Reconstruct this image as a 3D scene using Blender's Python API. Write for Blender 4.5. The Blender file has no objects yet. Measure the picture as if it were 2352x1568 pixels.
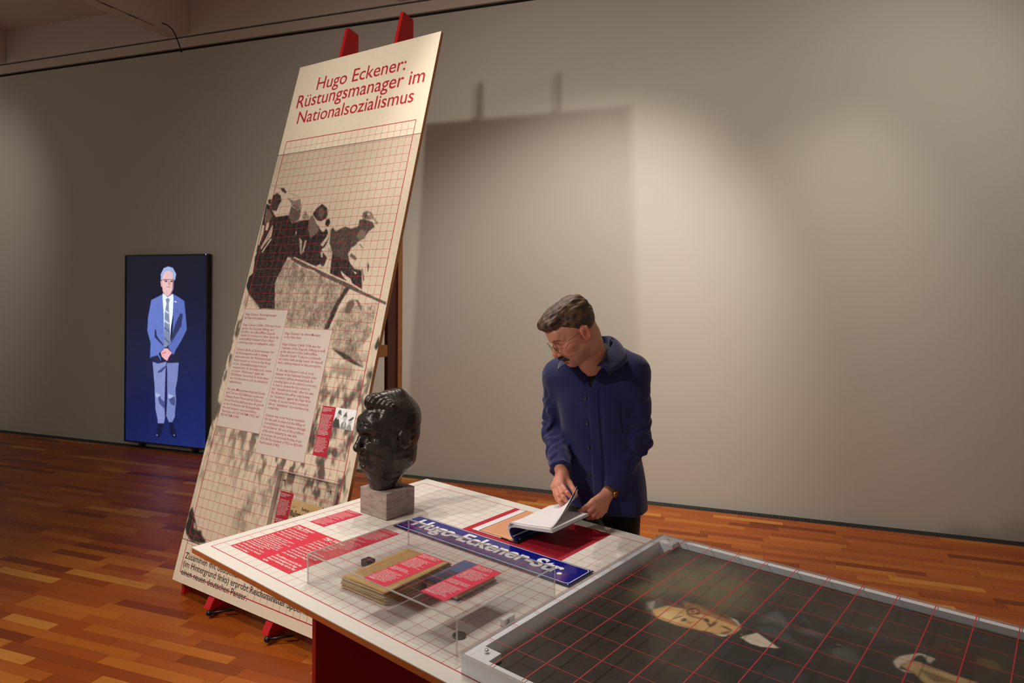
import bpy, bmesh, math, random
import numpy as np
from mathutils import Matrix, Vector
random.seed(7); RNG = np.random.RandomState(7)
SC = bpy.context.scene
COL = SC.collection
R = math.radians

# ------------------------------------------------------------------ camera
cam_data = bpy.data.cameras.new('camera')
cam_data.sensor_width = 36.0
cam_data.lens = 36.0 * 1562.0 / 2352.0
cam_data.shift_y = -126.1 / 2352.0
cam_data.clip_start = 0.05
cam = bpy.data.objects.new('camera', cam_data)
COL.objects.link(cam)
cam.matrix_world = Matrix.Translation((0, 0, 1.75)) @ Matrix.Rotation(R(90), 4, 'X') @ Matrix.Rotation(R(0.279), 4, 'Z')
SC.camera = cam

# ------------------------------------------------------------------ view, world
SC.view_settings.view_transform = 'Standard'
SC.view_settings.look = 'None'
SC.view_settings.exposure = 0.0
SC.view_settings.gamma = 1.0
SC.view_settings.use_curve_mapping = False
W = bpy.data.worlds.new('dim_hall'); SC.world = W
W.use_nodes = True
W.node_tree.nodes['Background'].inputs[0].default_value = (1.0, 0.86, 0.74, 1)
W.node_tree.nodes['Background'].inputs[1].default_value = 0.25
SC.cycles.max_bounces = 10
SC.cycles.transparent_max_bounces = 24
SC.cycles.caustics_reflective = False
SC.cycles.caustics_refractive = False
SC.cycles.use_denoising = True

# ------------------------------------------------------------------ gallery spotlights
def spot(name, loc, target, watts, cone, blend, radius=0.05, color=(1.0, 0.93, 0.85)):
    l = bpy.data.lights.new(name, 'SPOT')
    l.energy = watts; l.spot_size = R(cone); l.spot_blend = blend
    l.shadow_soft_size = radius; l.color = color
    o = bpy.data.objects.new(name, l); COL.objects.link(o)
    o.location = loc
    d = Vector(target) - Vector(loc)
    o.rotation_euler = d.to_track_quat('-Z', 'Y').to_euler()
    return o
spot('spot_on_board', (-2.69, 1.04, 3.11), (-1.15, 3.80, 1.80), 225, 96, 0.85, 0.05, (1.0, 0.94, 0.85))
spot('headline_fill_light', (-2.55, 1.10, 3.16), (-0.70, 4.02, 3.05), 130, 36, 1.0, 0.05, (1.0, 0.95, 0.87))  # added fill lamp, only there to brighten the top of the board
spot('spot_over_table_a', (-0.75, 3.75, 4.30), (0.15, 2.35, 0.75), 120, 66, 0.8, 0.035)
spot('spot_over_table_b', (-0.30, 4.05, 4.30), (0.55, 2.05, 0.75), 130, 66, 0.8, 0.035)
spot('spot_over_table_c', (-1.35, 3.55, 4.30), (0.10, 2.45, 0.75), 90, 66, 0.8, 0.035)
spot('wall_washer_right', (3.35, 2.55, 4.30), (1.95, 5.27, 2.05), 160, 92, 1.0, 0.10)
spot('wall_washer_middle', (1.15, 3.00, 4.30), (0.20, 5.88, 0.85), 520, 66, 0.9, 0.10)
spot('wall_washer_left', (-6.10, 5.30, 4.30), (-6.95, 8.45, 2.25), 105, 66, 1.0, 0.10)
spot('floor_spot_left', (-2.9, 2.3, 4.30), (-1.45, 2.75, 0.0), 320, 66, 1.0, 0.08)
spot('floor_spot_right', (2.6, 4.2, 4.30), (1.6, 4.5, 0.0), 190, 70, 1.0, 0.08)
# ------------------------------------------------------------------ geometry of the place
WD = np.array([0.9416331, -0.33664092, 0.0])          # along the wall, to the right
WN = np.array([-0.33664092, -0.9416331, 0.0])         # out of the wall, into the room
W0 = np.array([0.0, 5.9693, 0.0])                     # a point of the wall foot
ZT = 0.7531                                           # printed table top
TABLE_M = Matrix.Translation((-1.14423952, 2.59910737, ZT)) @ Matrix.Rotation(R(50.27525 - 90.0), 4, 'Z')
BYAW, BTILT = -0.58016277, 0.27262745
B_E = Vector((math.cos(BYAW), math.sin(BYAW), 0))
B_H = Vector((math.sin(BYAW), -math.cos(BYAW), 0))    # horizontal, towards the viewer
B_D = Vector((B_H.x * math.sin(BTILT), B_H.y * math.sin(BTILT), -math.cos(BTILT)))
B_N = B_E.cross(-B_D)
B_O = Vector((-1.45819198, 4.3862125, 2.67521101)) + B_D * (53.43 * .05)
BOARD_M = Matrix(((B_E.x, -B_D.x, B_N.x, B_O.x), (B_E.y, -B_D.y, B_N.y, B_O.y), (B_E.z, -B_D.z, B_N.z, B_O.z), (0, 0, 0, 1)))
def wallp(s, t, z):
    p = W0 + WD * s + WN * t
    return (p[0], p[1], z)
WALL_M = Matrix(((WD[0], WN[0], 0, W0[0]), (WD[1], WN[1], 0, W0[1]), (0, 0, 1, 0), (0, 0, 0, 1)))  # left-handed: used for points only

# ------------------------------------------------------------------ colours and materials
def lin(c):
    c = np.asarray(c, float) / 255.0
    return np.where(c <= 0.04045, c / 12.92, ((c + 0.055) / 1.055) ** 2.4)
def rgba(c):
    l = lin(c); return (l[0], l[1], l[2], 1.0)
MATS = {}
def mat(name, color=(200, 200, 200), rough=0.6, metal=0.0, spec=0.5, emit=None, estr=0.0, coat=0.0, sheen=0.0):
    m = bpy.data.materials.new(name); m.use_nodes = True
    b = m.node_tree.nodes['Principled BSDF']
    b.inputs['Base Color'].default_value = rgba(color)
    b.inputs['Roughness'].default_value = rough
    b.inputs['Metallic'].default_value = metal
    b.inputs['Specular IOR Level'].default_value = spec
    b.inputs['Coat Weight'].default_value = coat
    b.inputs['Sheen Weight'].default_value = sheen
    if emit is not None:
        b.inputs['Emission Color'].default_value = rgba(emit)
        b.inputs['Emission Strength'].default_value = estr
    MATS[name] = m
    return m
class NT:
    def __init__(s, m): s.t = m.node_tree; s.b = s.t.nodes.get('Principled BSDF')
    def n(s, typ, **kw):
        x = s.t.nodes.new(typ)
        for k, v in kw.items(): setattr(x, k, v)
        return x
    def l(s, a, b): s.t.links.new(a, b)
    def math(s, op, a, b=None, c=None):
        x = s.n('ShaderNodeMath', operation=op)
        for i, v in enumerate((a, b, c)):
            if v is None: continue
            if isinstance(v, (int, float)): x.inputs[i].default_value = v
            else: s.l(v, x.inputs[i])
        return x.outputs[0]
    def mix(s, fac, a, b):
        x = s.n('ShaderNodeMix', data_type='RGBA')
        for k, v in ((0, fac), (6, a), (7, b)):
            if isinstance(v, (int, float)): x.inputs[k].default_value = v
            elif isinstance(v, tuple): x.inputs[k].default_value = v if len(v) == 4 else rgba(v)
            else: s.l(v, x.inputs[k])
        return x.outputs[2]
    def coord(s, which='Object'): return s.n('ShaderNodeTexCoord').outputs[which]
    def mapping(s, vec, scale=(1, 1, 1), rot=(0, 0, 0)):
        x = s.n('ShaderNodeMapping'); x.inputs['Scale'].default_value = scale; x.inputs['Rotation'].default_value = rot
        s.l(vec, x.inputs['Vector']); return x.outputs[0]
    def noise(s, vec, scale, detail=4, rough=.55, dist=0.0):
        x = s.n('ShaderNodeTexNoise'); x.inputs['Scale'].default_value = scale; x.inputs['Detail'].default_value = detail
        x.inputs['Roughness'].default_value = rough; x.inputs['Distortion'].default_value = dist
        s.l(vec, x.inputs['Vector']); return x.outputs['Fac']
    def ramp(s, fac, stops):
        x = s.n('ShaderNodeValToRGB'); e = x.color_ramp.elements
        while len(e) < len(stops): e.new(0.5)
        for el, (p, c) in zip(e, stops): el.position = p; el.color = rgba(c)
        s.l(fac, x.inputs[0]); return x.outputs[0]
    def bump(s, h, strength=.2, dist=.002):
        x = s.n('ShaderNodeBump'); x.inputs['Strength'].default_value = strength; x.inputs['Distance'].default_value = dist
        s.l(h, x.inputs['Height']); s.l(x.outputs[0], s.b.inputs['Normal'])
    def color(s, c): s.l(c, s.b.inputs['Base Color'])
    def attr(s, name='Col'): 
        x = s.n('ShaderNodeAttribute'); x.attribute_name = name; return x.outputs['Color']
def grid_mask(nt, x, y, step, x1, y0, y1, w, bw, ystep=None):
    """1 on printed grid lines of width w over [0,x1]x[y0,y1], border lines bw wide"""
    ystep = ystep or step
    def dist(c, st):
        f = nt.math('FRACT', nt.math('ADD', nt.math('DIVIDE', c, st), 0.5))
        return nt.math('MULTIPLY', nt.math('ABSOLUTE', nt.math('SUBTRACT', f, 0.5)), st)
    inx = nt.math('MULTIPLY', nt.math('GREATER_THAN', x, -bw * .5), nt.math('LESS_THAN', x, x1 + bw * .5))
    iny = nt.math('MULTIPLY', nt.math('GREATER_THAN', y, y0 - bw * .5), nt.math('LESS_THAN', y, y1 + bw * .5))
    ins = nt.math('MULTIPLY', inx, iny)
    lx = nt.math('LESS_THAN', dist(x, step), w * .5)
    ly = nt.math('LESS_THAN', dist(nt.math('SUBTRACT', y, y0), ystep), w * .5)
    b = None
    for c, v in ((x, 0.0), (x, x1), (y, y0), (y, y1)):
        k = nt.math('LESS_THAN', nt.math('ABSOLUTE', nt.math('SUBTRACT', c, v)), bw * .5)
        b = k if b is None else nt.math('MAXIMUM', b, k)
    return nt.math('MULTIPLY', ins, nt.math('MAXIMUM', nt.math('MAXIMUM', lx, ly), b))
def sep(nt, vec):
    x = nt.n('ShaderNodeSeparateXYZ'); nt.l(vec, x.inputs[0]); return x.outputs

# ------------------------------------------------------------------ objects
def link(name, me, m=None, parent=None, M=None):
    o = bpy.data.objects.new(name, me)
    COL.objects.link(o)
    if m is not None:
        me.materials.clear(); me.materials.append(m)
    if parent is not None: o.parent = parent
    if M is not None: o.matrix_local = M
    return o
def tag(o, label, cat, group=None):
    o['label'] = label; o['category'] = cat
    if group: o['group'] = group
    return o
def struct(o): o['kind'] = 'structure'; return o
def stuff(o): o['kind'] = 'stuff'; return o
def empty(name, M, label=None, cat=None, group=None):
    o = bpy.data.objects.new(name, None); COL.objects.link(o)
    o.empty_display_size = .05
    o.matrix_world = M
    if label: tag(o, label, cat, group)
    return o
def from_bm(bm, name, smooth=False):
    me = bpy.data.meshes.new(name); bm.to_mesh(me); bm.free()
    if smooth: me.polygons.foreach_set('use_smooth', [True] * len(me.polygons))
    return me
def bm_box(bm, x0, x1, y0, y1, z0, z1, M=None):
    vs = [bm.verts.new((x, y, z)) for z in (z0, z1) for y in (y0, y1) for x in (x0, x1)]
    if M is not None:
        for v in vs: v.co = M @ v.co
    for f in ((0, 2, 3, 1), (4, 5, 7, 6), (0, 1, 5, 4), (2, 6, 7, 3), (0, 4, 6, 2), (1, 3, 7, 5)):
        bm.faces.new([vs[i] for i in f])
    return vs
def box(name, x0, x1, y0, y1, z0, z1, m, parent=None, bevel=0.0, seg=2, M=None):
    bm = bmesh.new(); bm_box(bm, x0, x1, y0, y1, z0, z1)
    bmesh.ops.recalc_face_normals(bm, faces=bm.faces)
    if bevel > 0:
        bmesh.ops.bevel(bm, geom=list(bm.edges), offset=bevel, segments=seg, affect='EDGES', profile=.5)
    return link(name, from_bm(bm, name), m, parent, M)
def prism(name, pts, z0, z1, m, parent=None, M=None, bevel=0.0):
    """polygon pts (x,y) extruded from z0 to z1"""
    bm = bmesh.new()
    a = [bm.verts.new((x, y, z0)) for x, y in pts]; b = [bm.verts.new((x, y, z1)) for x, y in pts]
    bm.faces.new(a[::-1]); bm.faces.new(b); n = len(pts)
    for i in range(n): bm.faces.new((a[i], a[(i + 1) % n], b[(i + 1) % n], b[i]))
    bmesh.ops.recalc_face_normals(bm, faces=bm.faces)
    if bevel > 0: bmesh.ops.bevel(bm, geom=list(bm.edges), offset=bevel, segments=2, affect='EDGES', profile=.5)
    return link(name, from_bm(bm, name), m, parent, M)
def lathe(name, prof, m, parent=None, M=None, seg=32, smooth=True):
    bm = bmesh.new(); rings = []
    for r, z in prof:
        rings.append([bm.verts.new((r * math.cos(2 * math.pi * k / seg), r * math.sin(2 * math.pi * k / seg), z)) for k in range(seg)])
    for a, b in zip(rings, rings[1:]):
        for k in range(seg): bm.faces.new((a[k], a[(k + 1) % seg], b[(k + 1) % seg], b[k]))
    bm.faces.new(rings[0][::-1]); bm.faces.new(rings[-1])
    me = from_bm(bm, name, smooth)
    return link(name, me, m, parent, M)
def tube(name, pts, r, m, parent=None, seg=8, M=None, closed=False):
    pts = [Vector(p) for p in pts]; n = len(pts)
    rr = r if isinstance(r, (list, tuple)) else [r] * n
    bm = bmesh.new(); rings = []; up = None
    for i, p in enumerate(pts):
        if closed: t = (pts[(i + 1) % n] - pts[i - 1]).normalized()
        else: t = (pts[min(i + 1, n - 1)] - pts[max(i - 1, 0)]).normalized()
        if up is None:
            up = Vector((0, 0, 1)) if abs(t.z) < .9 else Vector((1, 0, 0))
        a = (up - t * up.dot(t)).normalized(); b = t.cross(a); up = a
        rings.append([bm.verts.new(p + (a * math.cos(2 * math.pi * k / seg) + b * math.sin(2 * math.pi * k / seg)) * rr[i]) for k in range(seg)])
    rng = range(n if closed else n - 1)
    for i in rng:
        A, B = rings[i], rings[(i + 1) % n]
        for k in range(seg): bm.faces.new((A[k], A[(k + 1) % seg], B[(k + 1) % seg], B[k]))
    if not closed: bm.faces.new(rings[0][::-1]); bm.faces.new(rings[-1])
    bmesh.ops.recalc_face_normals(bm, faces=bm.faces)
    return link(name, from_bm(bm, name, True), m, parent, M)
def strips(name, rects, m, parent=None, M=None):
    """flat or thin boxes joined: rects of (x0,x1,y0,y1,z0,z1)"""
    bm = bmesh.new()
    for r in rects: bm_box(bm, *r)
    bmesh.ops.recalc_face_normals(bm, faces=bm.faces)
    return link(name, from_bm(bm, name), m, parent, M)
def quad(name, x0, x1, y0, y1, z, m, parent=None, th=.0004):
    return box(name, x0, x1, y0, y1, z - th, z, m, parent)

# ------------------------------------------------------------------ lettering
def text_me(body, size=1.0, align='LEFT', res=2, weight=0.0, line=1.0):
    c = bpy.data.curves.new('lettering', 'FONT')
    c.body = body; c.size = size; c.align_x = align; c.resolution_u = res
    c.offset = weight; c.space_line = line; c.fill_mode = 'FRONT'
    o = bpy.data.objects.new('lettering_tmp', c)
    me = bpy.data.meshes.new_from_object(o)
    bpy.data.objects.remove(o); bpy.data.curves.remove(c)
    me.name = 'lettering'
    return me
def co_of(me):
    a = np.empty(len(me.vertices) * 3); me.vertices.foreach_get('co', a); return a.reshape(-1, 3)
def set_co(me, a): me.vertices.foreach_set('co', np.ascontiguousarray(a).ravel()); me.update()
def lettering(body, x, y, z, m, parent, width=None, height=None, size=.02, align='LEFT', res=2, weight=0.0, line=1.0, name='lettering', rotz=0.0, shear=0.0):
    """text with its upper-left corner at x,y, fitted to a width and/or height"""
    me = text_me(body, 1.0, align, res, weight, line)
    a = co_of(me)
    lo, hi = a.min(0), a.max(0)
    sx = width / (hi[0] - lo[0]) if width else (None)
    sy = height / (hi[1] - lo[1]) if height else (sx if sx else size)
    if sx is None: sx = sy if height else size
    a = a - np.array([lo[0], hi[1], 0]); a[:, 0] += shear * a[:, 1]
    a = a * np.array([sx, sy, 1])
    c, s = math.cos(rotz), math.sin(rotz)
    b = a.copy(); b[:, 0] = c * a[:, 0] - s * a[:, 1] + x; b[:, 1] = s * a[:, 0] + c * a[:, 1] + y; b[:, 2] = z
    set_co(me, b)
    return link(name, me, m, parent)

# ------------------------------------------------------------------ printed pictures: a fine sheet with one colour per point
class Canvas:
    """raster in cm; ox, oy = coordinate of its first point; y runs as the caller's"""
    def __init__(s, ox, oy, w, h, res, base):
        s.ox, s.oy, s.res = ox, oy, res
        s.nx, s.ny = int(round(w / res)) + 1, int(round(h / res)) + 1
        s.a = np.empty((s.ny, s.nx, 3)); s.a[:] = base
    def mask(s, pts, soft):
        pts = np.asarray(pts, float)
        px, py = (pts[:, 0] - s.ox) / s.res, (pts[:, 1] - s.oy) / s.res
        pad = int(soft / s.res * 2) + 2
        x0, x1 = max(0, int(px.min()) - pad), min(s.nx, int(px.max()) + pad + 2)
        y0, y1 = max(0, int(py.min()) - pad), min(s.ny, int(py.max()) + pad + 2)
        if x1 <= x0 or y1 <= y0: return None
        X, Y = np.meshgrid(np.arange(x0, x1), np.arange(y0, y1))
        acc = np.zeros(X.shape)
        for dx, dy in ((-.25, -.25), (.25, -.25), (-.25, .25), (.25, .25)):
            ins = np.zeros(X.shape, bool); n = len(px); j = n - 1
            for i in range(n):
                cnd = ((py[i] > Y + dy) != (py[j] > Y + dy))
                den = py[j] - py[i]
                xi = px[i] + (Y + dy - py[i]) * (px[j] - px[i]) / (den if abs(den) > 1e-9 else 1e-9)
                ins ^= cnd & (X + dx < xi); j = i
            acc += ins
        return (slice(y0, y1), slice(x0, x1)), blur(acc / 4.0, soft / s.res * .5)
    def poly(s, pts, color, soft=.1, alpha=1.0, tex=None):
        r = s.mask(pts, soft)
        if r is None: return
        sl, m = r
        m = (m * alpha)[..., None]
        c = np.asarray(color, float)
        if tex is not None: c = c * tex[sl][..., None]
        s.a[sl] = s.a[sl] * (1 - m) + c * m
    def mesh(s, name, fx, fy, z):
        nx, ny = s.nx, s.ny
        X, Y = np.meshgrid(s.ox + np.arange(nx) * s.res, s.oy + np.arange(ny) * s.res)
        co = np.stack([fx(X), fy(Y), np.full(X.shape, z)], -1).reshape(-1, 3)
        return grid_faces(name, co, nx, ny, s.a.reshape(-1, 3))
def grid_faces(name, co, nx, ny, col=None, smooth=False, wrap=False):
    i = np.arange(nx * ny).reshape(ny, nx)
    if wrap: i = np.concatenate([i, i[:, :1]], 1)
    q = np.stack([i[:-1, :-1], i[:-1, 1:], i[1:, 1:], i[1:, :-1]], -1).reshape(-1, 4)
    return quads_me(name, co, q, col, smooth)
def quads_me(name, co, q, col=None, smooth=False):
    me = bpy.data.meshes.new(name)
    me.vertices.add(len(co)); me.vertices.foreach_set('co', np.ascontiguousarray(co, dtype=np.float32).ravel())
    me.loops.add(len(q) * 4); me.loops.foreach_set('vertex_index', np.ascontiguousarray(q, dtype=np.int32).ravel())
    me.polygons.add(len(q)); me.polygons.foreach_set('loop_start', np.arange(0, len(q) * 4, 4, dtype=np.int32))
    if smooth: me.polygons.foreach_set('use_smooth', np.ones(len(q), dtype=bool))
    me.update(calc_edges=True)
    if col is not None:
        at = me.color_attributes.new('Col', 'FLOAT_COLOR', 'POINT')
        at.data.foreach_set('color', np.concatenate([col, np.ones((len(col), 1))], 1).astype(np.float32).ravel())
    return me
def blur(a, sig):
    if sig < .3: return a
    r = max(1, int(sig * 2.2)); k = np.exp(-.5 * (np.arange(-r, r + 1) / sig) ** 2); k /= k.sum()
    for ax in (0, 1):
        p = np.pad(a, [(r, r) if i == ax else (0, 0) for i in (0, 1)], 'edge')
        o = np.zeros_like(a)
        for t, w in enumerate(k): o += w * (p[t:t + a.shape[0]] if ax == 0 else p[:, t:t + a.shape[1]])
        a = o
    return a
def fnoise(ny, nx, cy, cx, seed, octaves=3):
    """smooth value noise in 0..1 with cell size cy,cx samples"""
    rs = np.random.RandomState(seed); out = np.zeros((ny, nx)); amp = 1.0; tot = 0
    for o in range(octaves):
        gy, gx = max(2, int(ny / cy) + 2), max(2, int(nx / cx) + 2)
        g = rs.rand(gy + 1, gx + 1)
        y = np.linspace(0, gy - 1.001, ny); x = np.linspace(0, gx - 1.001, nx)
        yi, xi = y.astype(int), x.astype(int); fy, fx = y - yi, x - xi
        fy = (fy * fy * (3 - 2 * fy))[:, None]; fx = (fx * fx * (3 - 2 * fx))[None]
        v = (g[yi][:, xi] * (1 - fx) + g[yi][:, xi + 1] * fx) * (1 - fy) + (g[yi + 1][:, xi] * (1 - fx) + g[yi + 1][:, xi + 1] * fx) * fy
        out += amp * v; tot += amp; amp *= .55; cy = max(1.2, cy / 2); cx = max(1.2, cx / 2)
    return out / tot
def sstep(a, b, x): 
    t = np.clip((x - a) / (b - a), 0, 1); return t * t * (3 - 2 * t)

# ------------------------------------------------------------------ modelling in clay: distance functions turned into one skin
def V3(*a): return np.array(a, float)
def s_ell(p, c, r, M=None):
    q = p - np.asarray(c)
    if M is not None: q = q @ M
    r = np.asarray(r, float)
    k0 = np.sqrt(((q / r) ** 2).sum(-1)); k1 = np.sqrt(((q / (r * r)) ** 2).sum(-1)) + 1e-9
    return np.where(k0 < .05, -r.min(), k0 * (k0 - 1.0) / k1)
def s_cap(p, a, b, ra, rb=None):
    a, b = np.asarray(a, float), np.asarray(b, float); rb = ra if rb is None else rb
    ab = b - a; h = np.clip(((p - a) @ ab) / max(ab @ ab, 1e-9), 0, 1)
    d = p - a - h[..., None] * ab
    return np.sqrt((d * d).sum(-1)) - (ra + (rb - ra) * h)
def s_chain(p, pts, rad, k=.004):
    d = None
    for i in range(len(pts) - 1):
        c = s_cap(p, pts[i], pts[i + 1], rad[i], rad[i + 1])
        d = c if d is None else np.minimum(d, c)
    return d
def s_box(p, c, h, r=0.0, M=None):
    q = p - np.asarray(c)
    if M is not None: q = q @ M
    q = np.abs(q) - (np.asarray(h) - r)
    return np.sqrt((np.maximum(q, 0) ** 2).sum(-1)) + np.minimum(q.max(-1), 0) - r
def smin(a, b, k):
    h = np.maximum(k - np.abs(a - b), 0) / k
    return np.minimum(a, b) - h * h * k * .25
def smax(a, b, k): return -smin(-a, -b, k)
def scut(a, b, k): return smax(a, -b, k)
def skin(f, lo, hi, h):
    """surface nets over a sparse band; returns verts, quads"""
    lo, hi = np.asarray(lo, float), np.asarray(hi, float)
    S = 4
    nc = np.maximum(np.ceil((hi - lo) / (h * S)).astype(int), 1)
    n = nc * S
    g = [lo[i] + h * (np.arange(nc[i]) * S + (S - 1) / 2.0) for i in range(3)]
    cp = np.stack(np.meshgrid(*g, indexing='ij'), -1)
    dc = f(cp.reshape(-1, 3)).reshape(nc)
    near = np.abs(dc) < h * S * 2.4
    rep = lambda a: a.repeat(S, 0).repeat(S, 1).repeat(S, 2)
    D = rep(np.where(dc < 0, -1.0, 1.0)); mk = rep(near)
    idx = np.argwhere(mk)
    D[mk] = f(lo + idx * h)
    D[0] = D[-1] = 1; D[:, 0] = D[:, -1] = 1; D[:, :, 0] = D[:, :, -1] = 1
    I = D < 0
    cnt = np.zeros(np.array(D.shape) - 1, np.int8)
    offs = [(a, b, c) for a in (0, 1) for b in (0, 1) for c in (0, 1)]
    m = np.array(D.shape) - 1
    for a, b, c in offs: cnt += I[a:a + m[0], b:b + m[1], c:c + m[2]]
    act = np.argwhere((cnt > 0) & (cnt < 8))
    num = np.zeros(len(act)); acc = np.zeros((len(act), 3))
    cv = {o: D[act[:, 0] + o[0], act[:, 1] + o[1], act[:, 2] + o[2]] for o in offs}
    for o in offs:
        for ax in range(3):
            if o[ax]: continue
            e = list(o); e[ax] = 1; e = tuple(e)
            da, db = cv[o], cv[e]; x = (da < 0) != (db < 0)
            t = np.where(x, da / np.where(x, da - db, 1), 0)
            pnt = np.tile(np.array(o, float), (len(act), 1)); pnt[:, ax] += t
            acc[x] += pnt[x]; num[x] += 1
    verts = lo + (act + acc / num[:, None]) * h
    ids = np.full(m, -1, np.int32); ids[act[:, 0], act[:, 1], act[:, 2]] = np.arange(len(act))
    quads = []
    for ax in range(3):
        sl0 = [slice(None)] * 3; sl1 = [slice(None)] * 3
        sl0[ax] = slice(0, -1); sl1[ax] = slice(1, None)
        A, Bv = I[tuple(sl0)], I[tuple(sl1)]
        e = np.argwhere(A != Bv)
        b, c = (ax + 1) % 3, (ax + 2) % 3
        ok = (e[:, b] > 0) & (e[:, c] > 0) & (e[:, b] < m[b]) & (e[:, c] < m[c])
        e = e[ok]; ins = A[e[:, 0], e[:, 1], e[:, 2]]
        def cell(db, dc_):
            q = e.copy(); q[:, b] += db; q[:, c] += dc_
            return ids[q[:, 0], q[:, 1], q[:, 2]]
        q = np.stack([cell(-1, -1), cell(0, -1), cell(0, 0), cell(-1, 0)], -1)
        q[~ins] = q[~ins][:, ::-1]
        quads.append(q)
    q = np.concatenate(quads)
    return verts, q[(q >= 0).all(1)]
def skin_obj(name, f, lo, hi, h, m, parent=None, col=None, relax=1):
    v, q = skin(f, lo, hi, h)
    for _ in range(relax): v = relax_v(v, q)
    return link(name, quads_me(name, v, q, None if col is None else col(v), True), m, parent)
def relax_v(v, q, w=.5):
    acc = np.zeros_like(v); n = np.zeros(len(v))
    for a, b in ((0, 1), (1, 2), (2, 3), (3, 0)):
        np.add.at(acc, q[:, a], v[q[:, b]]); np.add.at(acc, q[:, b], v[q[:, a]])
        np.add.at(n, q[:, a], 1); np.add.at(n, q[:, b], 1)
    return v * (1 - w) + w * acc / np.maximum(n, 1)[:, None]
def pnoise(p, sc, seed=0):
    """cheap smooth 3-D noise about -1..1 from summed waves"""
    rs = np.random.RandomState(seed); d = np.zeros(len(p)); 
    for i in range(7):
        k = rs.randn(3); k *= (0.7 + rs.rand() * .9) * sc / np.linalg.norm(k)
        d += np.sin(p @ k * 6.283 + rs.rand() * 6.283)
    return d / 3.6
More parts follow.
